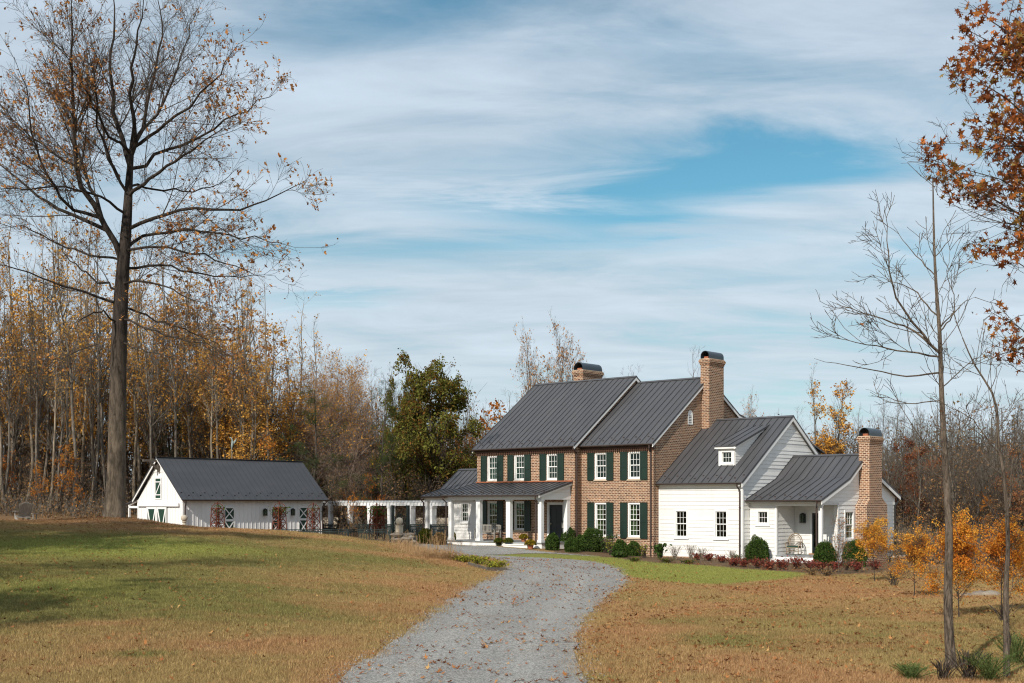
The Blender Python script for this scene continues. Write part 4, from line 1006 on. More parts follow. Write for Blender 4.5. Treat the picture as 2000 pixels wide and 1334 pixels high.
def grow(PP, PR, count, t0, ang, length, npts, wig, trop, rr=.55, rtip=.35, rmin=.004, t1=1.0, tpow=1.0, azi=None, droop=0.0, rng=rng):
    """children from parents PP (B,n,3)/PR (B,n). count: mean number per parent (array or scalar); length: f(parent length, t) -> length"""
    B, n, _ = PP.shape
    Lp = np.linalg.norm(np.diff(PP, axis=1), axis=2).sum(1)
    cnt = rng.poisson(np.broadcast_to(count(Lp) if callable(count) else count, (B,)))
    idx = np.repeat(np.arange(B), cnt)
    if len(idx) == 0: return np.zeros((0, npts, 3)), np.zeros((0, npts))
    t = t0 + (t1 - t0) * rng.random(len(idx)) ** tpow
    f = t * (n - 1); i = np.minimum(f.astype(int), n - 2); w = (f - i)[:, None]
    p = PP[idx, i] * (1 - w) + PP[idx, i + 1] * w; tan = nrm(PP[idx, i + 1] - PP[idx, i]); r = PR[idx, i] * (1 - w[:, 0]) + PR[idx, i + 1] * w[:, 0]
    rnd = rng.normal(size=(len(idx), 3)); perp = nrm(rnd - tan * (rnd * tan).sum(1, keepdims=True))
    a = np.radians(ang[0] + (ang[1] - ang[0]) * rng.random(len(idx)))[:, None]
    d = nrm(tan * np.cos(a) + perp * np.sin(a)); L = length(Lp[idx], t) * (.7 + .6 * rng.random(len(idx)))
    step = (L / (npts - 1))[:, None]; P = [p]
    for k in range(npts - 1):
        d = d + rng.normal(size=d.shape) * wig; d[:, 2] += trop - droop * k / npts; d = nrm(d); P.append(P[-1] + d * step)
    P = np.stack(P, 1); r0 = np.maximum(r * rr, rmin)
    Rr = r0[:, None] * np.linspace(1, rtip, npts)[None]; return P, np.maximum(Rr, rmin * .8)
LEAF = {'quad': np.array([(-.5, 0), (0, -.32), (.5, 0), (0, .32)]),
        'oval': np.array([(-.5, 0), (-.2, -.3), (.3, -.22), (.55, 0), (.3, .22), (-.2, .3)]),
        'lobed': np.array([(-.55, 0), (-.2, -.12), (-.18, -.42), (.02, -.14), (.25, -.36), (.22, -.08), (.6, 0), (.22, .08), (.25, .36), (.02, .14), (-.18, .42), (-.2, .12)]),
        'blade': np.array([(-.5, -.03), (.5, 0), (-.5, .03)])}
def leaves(Cn, size, shape='quad', rng=rng, up=0.0, var=.35, hang=0.0):
    n = len(Cn); T = LEAF[shape]; k = len(T)
    nn = rng.normal(size=(n, 3)); nn[:, 2] += up; nn = nrm(nn); r2 = rng.normal(size=(n, 3)); r2[:, 2] -= hang
    a = nrm(r2 - nn * (r2 * nn).sum(1, keepdims=True)); b = np.cross(nn, a)
    s = (size * (1 + var * rng.normal(size=n)).clip(.4, 1.9))[:, None, None]
    V = Cn[:, None] + (a[:, None] * T[None, :, :1] + b[:, None] * T[None, :, 1:]) * s + nn[:, None] * (np.abs(T[None, :, 1:]) * .45) * s
    return V.reshape(-1, 3), np.arange(n * k).reshape(n, k)
def along(P, m, jit, rng=rng, t0=0.0):
    """m random points on each of the centre lines"""
    B, n, _ = P.shape; t = t0 + (1 - t0) * rng.random((B, m)); f = t * (n - 1); i = np.minimum(f.astype(int), n - 2); w = (f - i)[..., None]
    bi = np.arange(B)[:, None]; q = P[bi, i] * (1 - w) + P[bi, i + 1] * w
    return (q + rng.normal(size=q.shape) * jit).reshape(-1, 3)
def make_tree(root, trunk_groups, crown_groups, bark, leaf):
    np_mesh('trunk', [(v, f, 0) for v, f in trunk_groups], [bark], root)
    return np_mesh('crown', crown_groups, [bark, leaf], root)
def flare(P, r0, r1, base=1.35, n=None):
    t = np.linspace(0, 1, len(P)); return (r0 + (r1 - r0) * t) * (1 + (base - 1) * np.exp(-t * len(P) * .9))

SHAPES = {}
def proto(kind, seed, Hh, r, bark, leaf, limbs, lang, llen, lt0, twigs, nleaf, lsize, leafshape='quad', lean=.4, wig=.09, trop=.10, l2=(3.2, .42), l3=(3.0, .45), shape=None, leaf_t0=.2, jit=.10, multi=1, top_only=0., tips=3, upsweep=.0, droop=0.0, rmin=.007, leafclump=None, rr=.5):
    """a tree of its own kind, grown once; returns (trunk mesh, crown mesh)"""
    g = np.random.default_rng(seed); trunks = []
    for k in range(multi):
        a = g.random() * 6.28; sp = .0 if multi == 1 else .9
        x = np.cumsum(np.r_[0, g.normal(size=9) * lean * .28]); y = np.cumsum(np.r_[0, g.normal(size=9) * lean * .28])
        z = np.linspace(-.4, Hh * (1 - .12 * k), 10)
        tt = np.linspace(0, 1, 10); trunks.append(np.stack([x + sp * math.cos(a) * tt * Hh * .12 + .1 * k, y + sp * math.sin(a) * tt * Hh * .12, z], 1))
    TP = np.stack(trunks); TP2 = np.stack([resample(t, 14) for t in TP]); TR = np.stack([flare(t, r, r * .13) for t in TP2])
    L1, R1 = grow(TP2, TR, limbs, lt0, lang, (lambda L, t: llen * (shape(t) if shape else (1.15 - .8 * t))), 7, wig, trop, rr, .3, rmin * 1.3, rng=g, droop=droop)
    L2, R2 = grow(L1, R1, lambda L: L * l2[0] / 1.0, .18, (25, 60), lambda L, t: np.maximum(.5, L * l2[1] * (1.15 - .6 * t)), 5, wig * 1.3, trop * .8, .6, .35, rmin, rng=g)
    L3, R3 = grow(L2, R2, lambda L: L * l3[0], .15, (25, 60), lambda L, t: np.maximum(.35, L * l3[1]), 4, wig * 1.6, trop * .6, .65, .5, rmin * .8, rng=g)
    cr = [(*tubes(L2, R2, 3), 0), (*tubes(L3, R3, 3), 0)]
    if twigs:
        L4, R4 = grow(L3, R3, twigs, .1, (20, 55), lambda L, t: np.maximum(.25, L * .55), 3, wig * 1.6, trop * .5, .7, .6, rmin * .65, rng=g); cr.append((*tubes(L4, R4, 3), 0)); src = L4
    else: src = L3
    if nleaf > 0:
        if nleaf < 1: s_ = src[g.random(len(src)) < nleaf]; m_ = 1
        else: s_ = src; m_ = int(nleaf)
        if top_only: zt = s_[:, -1, 2]; s_ = s_[g.random(len(s_)) < np.clip((zt - Hh * (top_only - .2)) / (Hh * .3), .04, 1)]
        q = along(s_, m_, jit, g, leaf_t0)
        if leafclump: q = q[[mnoise.noise(Vector(p * leafclump[0])) > leafclump[1] for p in q]]
        cr.append((*leaves(q, lsize, leafshape, g), 1))
    t = np_mesh('trunk', [(*tubes(TP2, TR, 9), 0), (*tubes(L1, R1, 5), 0)], [bark]); c = np_mesh('crown', cr, [bark, leaf])
    COL.objects.unlink(t); COL.objects.unlink(c); n_ = len(c.data.vertices); co = np.empty(n_ * 3, np.float32); c.data.vertices.foreach_get('co', co); SHAPES.setdefault(kind, []).append((t, c, float(np.percentile(co[2::3], 99.7))))
def plant(kind, x, y, Hh, label, cat='tree', group=None, name=None, rz=None, i=None, sink=.0, wide=1.0, rnd=random):
    t, c, h0 = SHAPES[kind][i if i is not None else rnd.randrange(len(SHAPES[kind]))]; s = Hh / h0
    r = thing(name or kind, label, cat, (x, y, gz(x, y) - sink), rnd.random() * 6.28 if rz is None else rz, group); r.scale = (s * wide, s * wide, s)
    for o in (t, c): q = o.copy(); COL.objects.link(q); q.parent = r
    return r

for k in range(4): proto('tulip_tree', 100 + k, 22, .15, ('bark_pale', 'bark_grey')[k % 2], 'leaf_yellow', 34, (25, 50), 3.6, .40, 2.4, 1, .17, top_only=.5, lean=.9, l2=(1.7, .40), l3=(2.2, .42), trop=.12)
for k in range(2): proto('yellow_tree', 120 + k, 18, .16, 'bark_grey', 'leaf_yellow', 40, (25, 55), 4.0, .25, 2.2, 3, .20, lean=.5, l2=(2.0, .42), l3=(2.4, .45), jit=.22, leafclump=(.55, -.22))
for k in range(2): proto('bare_tree', 130 + k, 18, .13, 'bark_grey', 'leaf_tulip', 30, (22, 45), 4.2, .25, 3.0, 0, .1, lean=.7, l2=(2.0, .45), l3=(2.2, .45), trop=.14)
proto('dome_tree', 140, 15, .22, 'twig_mauve', 'leaf_yellow', 46, (25, 62), 7.4, .10, 3.2, 1, .15, lean=.2, l2=(2.0, .42), l3=(2.3, .45), trop=.10, multi=2, shape=lambda t: 1.05 - .55 * t ** 2, top_only=.62)
proto('green_oak', 150, 15, .24, 'bark_brown', 'leaf_green', 50, (40, 80), 5.2, .16, 2.2, 13, .25, lean=.3, l2=(2.0, .42), l3=(2.2, .45), jit=.24, shape=lambda t: 1.0 - .45 * t ** 2.2, leafclump=(.42, -.16), trop=.06)
for k in range(2): proto('pine_tree', 160 + k, 16, .17, 'bark_brown', 'leaf_pine', 54, (60, 85), 3.6, .18, 2.5, 17, .22, lean=.4, l2=(2.6, .35), l3=(2.2, .4), jit=.14, leafshape='blade', trop=.02, shape=lambda t: 1.1 - .8 * t)
for k in range(3): proto('understory_beech', 170 + k, 6, .06, 'bark_grey', 'leaf_orange', 22, (35, 70), 2.2, .15, 2.2, 4, .16, lean=.3, l2=(2.8, .45), l3=(2.6, .5), jit=.12, leafclump=(.9, -.12))
for k in range(2): proto('rust_oak', 180 + k, 11, .16, 'bark_brown', 'leaf_rust', 34, (35, 65), 4.0, .15, 2.0, 5, .2, lean=.3, l2=(2.2, .42), l3=(2.2, .45), jit=.18, leafclump=(.6, -.08), shape=lambda t: 1. - .5 * t ** 2)
for k in range(3): proto('sapling_thicket', 190 + k, 7, .045, 'bark_brown', 'leaf_brush', 20, (25, 60), 1.8, .12, 2.0, 1, .13, lean=.9, l2=(2.6, .45), l3=(2.6, .5), multi=3, jit=.15)
for k, (lt, ww, nl, th, lf) in enumerate(((.40, 1.35, 10, -.16, 'leaf_gold'), (.34, 1.5, 9, -.12, 'leaf_gold'), (.30, 1.25, 12, -.2, 'leaf_gold'), (.28, 1.45, 11, -.16, 'leaf_gold'), (.36, 1.3, 9, -.18, 'leaf_gold'))): proto('pear_sapling', 200 + k, 3.0, .030, 'bark_brown', lf, 26, (28, 58), ww, lt, 2.2, nl, .060, leafshape='oval', lean=.10, l2=(6.5, .42), l3=(6.0, .5), jit=.075, rmin=.004, leafclump=(1.9, th), shape=lambda t: 1.05 - .55 * t, rr=.55)
for k in range(2): proto('open_crown', 220 + k, 15, .12, 'bark_grey', 'leaf_tan', 24, (22, 45), 4.6, .30, 2.6, 1.6, .17, lean=.35, l2=(2.2, .42), l3=(2.6, .45), multi=3, jit=.12, trop=.09, leafclump=(.8, -.2), shape=lambda t: 1.05 - .6 * t)
proto('golden_upright', 225, 12, .10, 'bark_grey', 'leaf_yellow', 34, (15, 35), 2.9, .30, 2.4, 3, .16, lean=.25, l2=(2.4, .42), l3=(2.6, .45), multi=3, jit=.12, trop=.12, leafclump=(.9, -.08), shape=lambda t: 1.1 - .7 * t)
proto('thin_sapling', 210, 3.0, .032, 'bark_grey', 'leaf_orange', 22, (25, 50), 1.0, .25, 2.2, .9, .06, leafshape='oval', lean=.08, l2=(5, .42), l3=(5, .5), jit=.05, rmin=.004, rr=.6)

def snap_roots(LP, TP):
    """start every limb on the trunk or on an earlier limb, wherever it passes closest"""
    pool = resample(TP[0], 160)
    for k in range(len(LP)):
        d = (pool[:, 0] - LP[k, 0, 0]) ** 2 + (pool[:, 2] - LP[k, 0, 2]) ** 2; q = pool[d.argmin()]; off = q - LP[k, 0]
        w = np.linspace(1, 0, LP.shape[1])[:, None]; LP[k] += off * np.concatenate([w ** 3, w, w ** 3], 1); pool = np.concatenate([pool, resample(LP[k], 60)[6:40]])
    return LP
# ---- the big tulip tree by the barn: its limbs as they stand
BTX, BTY = XY(232, 57)
def limb(pts, Y=57., dy=0., seed=0):
    g = np.random.default_rng(seed); n = len(pts); out = []
    for i, (a, b) in enumerate(pts):
        YY = Y + dy * i / (n - 1); x, _ = XY(a, YY); out.append((x, YY, CZ - (b - HOR) * YY / FPX))
    return np.array(out)
def big_tree():
    g = np.random.default_rng(11); s = 1 / 2.1516
    root = thing('tulip_tree', 'huge nearly leafless tree with a thick dark trunk, left of the barn', 'tree', (BTX, BTY, gz(BTX, BTY)), 0)
    off = np.array(root.location)
    tr = limb([(222, 1034), (226, 960), (229, 860), (230, 760), (232, 680), (237, 560), (243, 490), (249, 420), (252, 350), (256, 300), (262, 240)])
    TP = resample(tr, 22)[None] - off; tt = np.linspace(0, 1, 22); TR = (np.interp(tt, [0, .06, .15, .3, .55, .66, .8, .93, 1], [.62, .45, .41, .385, .33, .28, .20, .12, .05]))[None]
    Z = lambda L: [(a * s, b * s) for a, b in L]
    spec = [  # (points in the close-up, depth drift, base radius)
        ([(495, 1110), (450, 960), (350, 820), (300, 680), (312, 450), (318, 270), (290, 90), (300, -60)], -3, .21),
        ([(440, 1000), (330, 930), (180, 860), (60, 740), (0, 680), (-120, 640)], 3, .13), ([(450, 950), (420, 860), (360, 740), (330, 600), (240, 380), (225, 200)], 4, .12),
        ([(425, 935), (300, 905), (230, 800), (180, 700), (125, 500), (110, 330), (60, 240)], -4, .11), ([(300, 690), (200, 640), (100, 560), (0, 440), (-60, 380)], 2.5, .09),
        ([(530, 700), (500, 570), (470, 470), (465, 300), (480, 100), (480, -80)], 1, .17), ([(545, 660), (568, 500), (545, 350), (572, 180), (605, -40)], -2.5, .15),
        ([(555, 650), (610, 480), (642, 300), (690, 150), (655, -60)], 3, .14), ([(560, 620), (680, 540), (800, 440), (900, 330), (1005, 180)], -3.5, .12),
        ([(565, 710), (680, 640), (800, 600), (940, 520), (1050, 450), (1165, 370)], 3, .12), ([(555, 830), (650, 740), (760, 660), (870, 590), (960, 520)], -5, .12),
        ([(552, 970), (650, 912), (760, 885), (950, 882), (1100, 862), (1295, 760)], -2, .13), ([(548, 1060), (600, 1000), (700, 965), (850, 970), (1050, 1000), (1240, 1040)], 3, .11),
        ([(545, 1060), (700, 1042), (860, 1070), (1000, 1130), (1120, 1165)], -4.5, .09), ([(540, 1125), (700, 1108), (850, 1160), (1160, 1160)], 4, .09),
        ([(535, 1190), (640, 1180), (760, 1232), (930, 1300)], -5, .08), ([(535, 1290), (640, 1330), (800, 1400), (960, 1480)], 2, .075), ([(525, 1345), (620, 1370), (760, 1430), (880, 1440), (1010, 1560)], -4, .075),
        ([(480, 1225), (350, 1150), (280, 1080), (250, 980)], 3, .08), ([(475, 1280), (350, 1232), (230, 1200), (100, 1130), (0, 1115), (-120, 1150)], -3, .09),
        ([(500, 810), (445, 700), (402, 500), (405, 350), (360, 170)], -4, .10), ([(520, 760), (460, 660), (452, 540), (385, 400), (370, 160)], 5, .11),
        ([(495, 1360), (420, 1300), (330, 1350), (260, 1460)], -3, .06), ([(490, 1480), (380, 1450), (250, 1500), (150, 1620)], 3, .055), ([(540, 1440), (620, 1480), (760, 1500), (860, 1600)], -3, .055),
        ([(530, 780), (620, 790), (760, 800), (900, 790), (1010, 700)], 5, .08), ([(520, 900), (430, 830), (250, 780), (80, 800), (-100, 760)], -5, .09), ([(470, 1090), (330, 1060), (120, 960), (-80, 930)], 4.5, .08),
        ([(535, 640), (420, 520), (330, 330), (250, 180)], -5, .10), ([(560, 600), (700, 420), (760, 220), (830, 20)], 5, .10)]
    LP = np.stack([resample(limb(Z(p), dy=d), 14) for p, d, r in spec]) - off; LP[:, 1:-1] += g.normal(size=LP[:, 1:-1].shape) * .06
    LP = snap_roots(LP, TP)
    LR = np.stack([r * .74 * (np.linspace(1, .06, 14) ** .85) for p, d, r in spec])
    f = lambda a, b: (lambda L, t: np.maximum(b, L * a * (1.15 - .75 * t)))
    A, RA = grow(LP, LR, lambda L: L * 1.55, .14, (24, 50), f(.38, 1.5), 7, .07, .055, .38, .3, .009, rng=g)
    B, RB = grow(A, RA, lambda L: L * 3.3, .12, (25, 55), f(.45, .75), 5, .12, .04, .5, .4, .0075, rng=g)
    Cc, RC = grow(B, RB, lambda L: L * 5.2, .1, (25, 60), f(.5, .42), 4, .15, .02, .6, .6, .0055, rng=g)
    D, RD = grow(LP, LR, lambda L: L * 2.2, .1, (30, 70), lambda L, t: np.full(len(t), .9), 5, .15, .04, .2, .5, .007, rng=g)
    np_mesh('trunk', [(*tubes(TP, TR, 18), 0), (*tubes(LP, LR, 8), 0)], ['bark_dark'], root)
    src = Cc; q = along(src, 1, .05, g, .5); x = q[:, 0]; z = q[:, 2]
    cl = np.array([mnoise.noise(Vector(p * .35)) for p in q])
    dens = .18 + .85 * np.clip((x - 2) / 9, 0, 1) + .28 * np.clip((-x - 3) / 6, 0, 1) * np.clip((z - 12) / 6, 0, 1)
    keep = g.random(len(q)) < np.clip(dens + cl * .8, .06, 1); q = q[keep]; q = np.concatenate([q, q[g.random(len(q)) < .7] + g.normal(size=3) * .07]); print('tulip leaves', len(q), len(Cc))
    np_mesh('crown', [(*tubes(A, RA, 5), 0), (*tubes(B, RB, 3), 0), (*tubes(Cc, RC, 3), 0), (*tubes(D, RD, 3), 0), (*leaves(q, .125, 'oval', g), 1)], ['bark_twig', 'leaf_tulip'], root)
big_tree()

# ---- the bare and oak trees at the right
def near_trees():
    g = np.random.default_rng(21); f = lambda a, b: (lambda L, t: np.maximum(b, L * a * (1.15 - .7 * t)))
    def tree(Y, trunk, r0, r1, limbs, label, leafmat, nleaf, lsize, shape, bark, base=None, d1=2.6, d2=5.0, d3=5.0, clumps=None, name='bare_tree', lrad=.3, tw=.0035):
        b = limb(trunk[:1], Y)[0] if False else None
        x0, y0 = XY(trunk[0][0], Y); z0 = gz(x0, y0); root = thing(name, label, 'tree', (x0, y0, z0)); off = np.array(root.location)
        T = resample(limb(trunk, Y), 24)[None] - off; TR = np.linspace(r0, r1, 24)[None].copy(); TR[0, 0] *= 1.25; TR[0, 1] *= 1.08
        LP = np.stack([resample(limb(p, Y, dy), 12) for p, dy, r in limbs]) - off; LP[:, 1:-1] += g.normal(size=LP[:, 1:-1].shape) * .012
        LP = snap_roots(LP, T)
        LR = np.stack([r * .50 * np.linspace(1, .12, 12) ** .9 for p, d, r in limbs])
        A0, RA0 = grow(T, TR, lambda L: L * 1.9, .40, (30, 60), lambda L, t: .8 + .7 * (1 - t), 7, .08, .09, .20, .3, .005, rng=g)
        A, RA = grow(LP, LR, lambda L: L * d1 * .95, .10, (22, 48), f(.38, .35), 6, .075, .075, .42, .35, .0048, rng=g); A = np.concatenate([A]); 
        B, RB = grow(A, RA, lambda L: L * d2, .10, (22, 50), f(.5, .22), 5, .10, .06, .55, .5, tw, rng=g)
        B0, RB0 = grow(A0, RA0, lambda L: L * d2 * .7, .12, (25, 55), f(.42, .2), 4, .15, .04, .6, .5, tw, rng=g)
        Cc, RC = grow(B, RB, lambda L: L * d3, .1, (25, 60), f(.5, .14), 3, .15, .02, .7, .6, tw * .8, rng=g)
        np_mesh('trunk', [(*tubes(T, TR, 12), 0), (*tubes(LP, LR, 7), 0)], [bark], root)
        gr = [(*tubes(A, RA, 4), 0), (*tubes(A0, RA0, 4), 0), (*tubes(B, RB, 3), 0), (*tubes(B0, RB0, 3), 0), (*tubes(Cc, RC, 3), 0)]
        if nleaf:
            if clumps:
                src = np.concatenate([Cc[:, -3:], B[:, -3:]]); q = along(src, 6, .10, g)
                w = q + off; px = 1000 + w[:, 0] / w[:, 1] * FPX; py = HOR - (w[:, 2] - CZ) / w[:, 1] * FPX; k = np.zeros(len(q))
                for cx, cy, rx, ry, a in clumps: k = np.maximum(k, 1.25 * a * np.exp(-(((px - cx) / rx) ** 2 + ((py - cy) / ry) ** 2) ** 1.5))
                q = q[g.random(len(q)) < k ** 1.3 * .50]
                print('oak leaves', len(q))
            else: q = along(Cc, 1, .03, g, .5); q = q[g.random(len(q)) < nleaf]
            gr.append((*leaves(q, lsize, shape, g, hang=.8), 1))
        np_mesh('crown', gr, [bark, leafmat], root)
    tree(19.6, [(1859, 1318), (1852, 1220), (1851, 1140), (1855, 1050), (1849, 950), (1843, 850), (1838, 750), (1836, 650), (1828, 560), (1824, 470), (1822, 350)], .080, .009, [
        ([(1836, 690), (1790, 640), (1745, 580), (1735, 500), (1728, 410)], -.6, .045), ([(1836, 688), (1780, 640), (1700, 615), (1620, 588)], .8, .04), ([(1838, 700), (1740, 682), (1680, 672), (1612, 655)], -.9, .032),
        ([(1830, 620), (1780, 560), (1740, 550), (1700, 535)], .9, .025), ([(1838, 650), (1880, 590), (1905, 580)], -.7, .025), ([(1828, 540), (1770, 480), (1740, 430)], 1.0, .02), ([(1836, 640), (1870, 600), (1850, 540), (1856, 480)], .5, .022),
        ([(1838, 730), (1770, 738), (1700, 720), (1640, 715), (1590, 700)], -1.0, .03), ([(1840, 780), (1770, 790), (1720, 770), (1690, 760)], 1.2, .02), ([(1826, 500), (1870, 450), (1910, 420)], -.5, .016), ([(1840, 760), (1900, 700), (1960, 690)], .7, .02),
        ([(1849, 940), (1800, 910), (1770, 900)], .5, .014), ([(1852, 1040), (1810, 1000), (1780, 985), (1750, 990)], -.5, .013), ([(1846, 880), (1885, 850), (1900, 800)], .5, .016)],
        'slender bare tree with a straight brown trunk, nearest the camera on the right lawn', 'leaf_oak', .006, .085, 'lobed', 'bark_near', tw=.0048, d2=6.5, d3=7)
    tree(18.4, [(1966, 1345), (1966, 1240), (1964, 1150), (1970, 1060), (1966, 1000), (1962, 930), (1948, 860), (1950, 800), (1938, 760), (1905, 720), (1880, 660)], .050, .008, [
        ([(1972, 1345), (1972, 1250), (1966, 1190)], .15, .04), ([(1966, 1000), (1975, 930), (1985, 870), (1990, 800)], .4, .025), ([(1950, 890), (1910, 830), (1870, 800), (1850, 790)], -.5, .022), ([(1960, 930), (1925, 900), (1890, 860), (1850, 830)], .5, .026),
        ([(1945, 850), (1975, 800), (2010, 770)], .5, .018), ([(1940, 760), (1955, 700), (1990, 660)], -.4, .012), ([(1966, 1180), (1985, 1130), (2020, 1100)], .3, .012), ([(1965, 1120), (1930, 1100), (1905, 1060), (1890, 1050)], .3, .010)],
        'thin double-stemmed young tree with blotchy grey bark at the right edge', 'leaf_oak', .012, .09, 'lobed', 'bark_near', tw=.0045, d2=6)
    cl = [(1910, 20, 55, 40, 1), (1960, 80, 75, 60, 1), (1880, 130, 40, 30, .85), (1990, 150, 60, 60, 1), (1925, 110, 60, 40, .9), (1870, 60, 30, 30, .7), (1895, 255, 30, 35, .6), (1960, 240, 60, 40, .75), (1940, 175, 60, 35, .85), (1885, 165, 28, 20, .8), (1835, 290, 34, 28, .85),
          (1870, 330, 55, 40, .55), (1940, 300, 45, 30, .55), (1900, 290, 35, 22, .6), (1985, 350, 40, 50, .7), (1935, 380, 55, 30, .5), (1850, 380, 30, 18, .5), (1950, 500, 50, 34, .95), (1990, 480, 35, 30, .9), (1925, 480, 25, 18, .7), (1960, 630, 55, 28, .85), (1990, 680, 35, 40, .85), (1915, 610, 22, 16, .6), (1905, 720, 22, 16, .6), (2060, 300, 80, 400, .9), (1960, 700, 30, 14, .5)]
    tree(21.0, [(2090, 1300), (2095, 1000), (2100, 700), (2105, 400), (2110, 100), (2110, -150)], .20, .07, [
        ([(2102, 620), (2040, 520), (1990, 480), (1920, 478)], .6, .05), ([(2102, 640), (2050, 560), (1990, 510), (1940, 520)], -.8, .04), ([(2104, 560), (2030, 440), (1960, 400), (1880, 350), (1810, 290)], 1.0, .055), ([(2104, 540), (2040, 420), (1960, 350), (1870, 330)], -1.0, .045),
        ([(2106, 420), (2030, 320), (1960, 260), (1890, 250)], 1.2, .05), ([(2106, 400), (2040, 270), (1970, 190), (1880, 150)], -1.2, .05), ([(2108, 300), (2030, 170), (1950, 90), (1870, 50)], 1.0, .05), ([(2108, 250), (2050, 120), (1960, 60), (1900, 10)], -1.0, .05), ([(2110, 100), (2040, 20), (1970, -20), (1900, -60)], .8, .04), ([(2110, 160), (2020, 110), (1920, 120), (1880, 170)], -.4, .035),
        ([(2100, 760), (2050, 690), (1990, 640), (1920, 600)], .8, .04), ([(2100, 780), (2040, 720), (1980, 680), (1900, 715)], -.7, .035), ([(2100, 720), (2030, 600), (1990, 620), (1950, 640)], .3, .03), ([(2104, 500), (2030, 440), (1960, 440), (1860, 400), (1830, 380)], .4, .03), ([(2106, 350), (2020, 280), (1930, 290), (1850, 280)], -.2, .035), ([(2106, 480), (2010, 380), (1940, 300), (1900, 280)], -.5, .03), ([(2100, 800), (2020, 740), (1960, 700)], -.3, .03)],
        'oak with clumps of copper brown leaves reaching in from the right edge', 'leaf_oak', 1, .118, 'lobed', 'bark_brown', d1=3.2, d2=5.5, d3=6.0, clumps=cl, name='oak_tree')
near_trees()

# ---- woodland
WR = random.Random(5)
def top_at(px, Y, py, x=None): return CZ + (HOR - py) / FPX * Y - gz(*XY(px, Y))
def wood(kind, px, Y, py, label, group=None, name=None, **k):
    x, y = XY(px, Y); return plant(kind, x, y, top_at(px, Y, py), label, 'tree', group, name, rnd=WR, **k)
rowx = [(-190, 540, 30, 86, 6, 470), (-190, 600, 26, 97, 8, 440), (-230, 640, 12, 112, 8, 520)]
for a, b, n, Y, dY, top in rowx:
    for i in range(n):
        px = a + (b - a) * (i + .5 + WR.uniform(-.4, .4)) / n; YY = Y + WR.uniform(0, dY)
        if px > 150: YY += 6
        t = top + WR.uniform(-60, 60) + max(0, px - 250) * .42
        wood('tulip_tree', px, YY, t, 'tall pale-trunked tree in the left woodland', 'tall pale-trunked trees of the left woodland', name='woodland_tree')
for px, Y, t in ((-80, 90, 520), (20, 92, 530), (75, 95, 500), (190, 97, 520), (290, 96, 580), (400, 97, 640), (450, 101, 650), (560, 101, 700), (110, 88, 600)):
    wood('bare_tree', px, Y, t, 'leafless grey tree in the left woodland', 'leafless grey trees of the left woodland')
for px, Y, t in ((30, 100, 560), (90, 104, 600), (150, 102, 640), (300, 104, 600), (350, 106, 560), (420, 100, 620), (395, 108, 590), (470, 110, 640), (60, 110, 540), (250, 106, 600), (-60, 100, 560), (200, 106, 580), (-20, 92, 640), (270, 108, 640), (440, 96, 700)):
    wood('yellow_tree', px, Y, t, 'leafy amber tree among the pale trunks of the left woodland', 'leafy amber trees of the left woodland')
wood('yellow_tree', 530, 100, 625, 'tall golden-leaved tree right of the barn roof ridge', i=0, wide=1.25)
for px, Y, t in ((450, 98, 660), (385, 100, 640), (560, 98, 720), (500, 94, 740)): wood('yellow_tree', px, Y, t, 'leafy amber tree among the pale trunks of the left woodland', 'leafy amber trees of the left woodland', wide=1.25)
wood('dome_tree', 672, 108, 720, 'smaller mauve twiggy tree right of the dome-shaped tree', wide=.8)
0
wood('yellow_tree', 490, 100, 700, 'shorter golden tree behind the barn roof', i=1)
wood('yellow_tree', 575, 100, 735, 'small golden tree beside the bare dome-shaped tree', i=1)
wood('dome_tree', 640, 100, 700, 'broad dome-shaped tree of fine mauve twigs with an orange fringe', 'broad dome-shaped trees') if False else wood('dome_tree', 642, 100, 694, 'broad dome-shaped tree of fine mauve twigs with an orange fringe')
wood('green_oak', 842, 92, 700, 'large green and russet oak left of the brick house', wide=.86)
wood('green_oak', 790, 98, 742, 'smaller green oak behind the large one, with a narrower crown', rz=2.0, wide=.6)
wood('pine_tree', 745, 90, 735, 'thin pine with open boughs left of the large green oak', wide=.85)
wood('pine_tree', 612, 91, 756, 'dark pine in front of the dome-shaped tree', wide=1.45); wood('pine_tree', 790, 92, 810, 'low dark pine under the large green oak', wide=1.1)
wood('pine_tree', 330, 100, 790, 'dark pine behind the barn roof, left of the others', wide=1.2); wood('pine_tree', 700, 104, 820, 'dark pine above the middle of the pergola', wide=1.2)
for px, Y, t in ((700, 104, 705), (725, 110, 720), (760, 108, 712), (925, 110, 765), (950, 106, 780), (985, 112, 760), (1010, 108, 775), (905, 112, 772), (880, 110, 790), (1215, 112, 720), (1180, 112, 728), (1250, 112, 715), (1520, 108, 800), (1550, 110, 795), (1580, 106, 810), (1490, 110, 812)):
    wood('bare_tree', px, Y, t, 'leafless grey tree standing behind the house and pergola', 'leafless grey trees behind the house and pergola')
for px, Y, t in ((1680, 100, 790), (1715, 98, 762), (1760, 102, 760), (1800, 100, 778), (1850, 98, 790), (1900, 100, 770), (1935, 96, 782), (1985, 98, 760), (2030, 98, 760), (1780, 108, 800), (1960, 108, 800), (1640, 104, 830), (2080, 100, 760), (1730, 88, 850), (1830, 84, 840), (1870, 88, 830), (1915, 84, 850), (1950, 86, 820), (1890, 92, 800), (1845, 96, 840), (1975, 90, 850), (1700, 90, 870), (2010, 88, 830), (1740, 84, 800), (1790, 84, 790), (1855, 80, 800), (1905, 80, 790), (1940, 84, 770), (1990, 84, 790), (1820, 92, 770), (1770, 94, 780)):
    wood('bare_tree', px, Y, t, 'leafless grey tree of the woodland at the right', 'leafless grey trees of the right woodland')
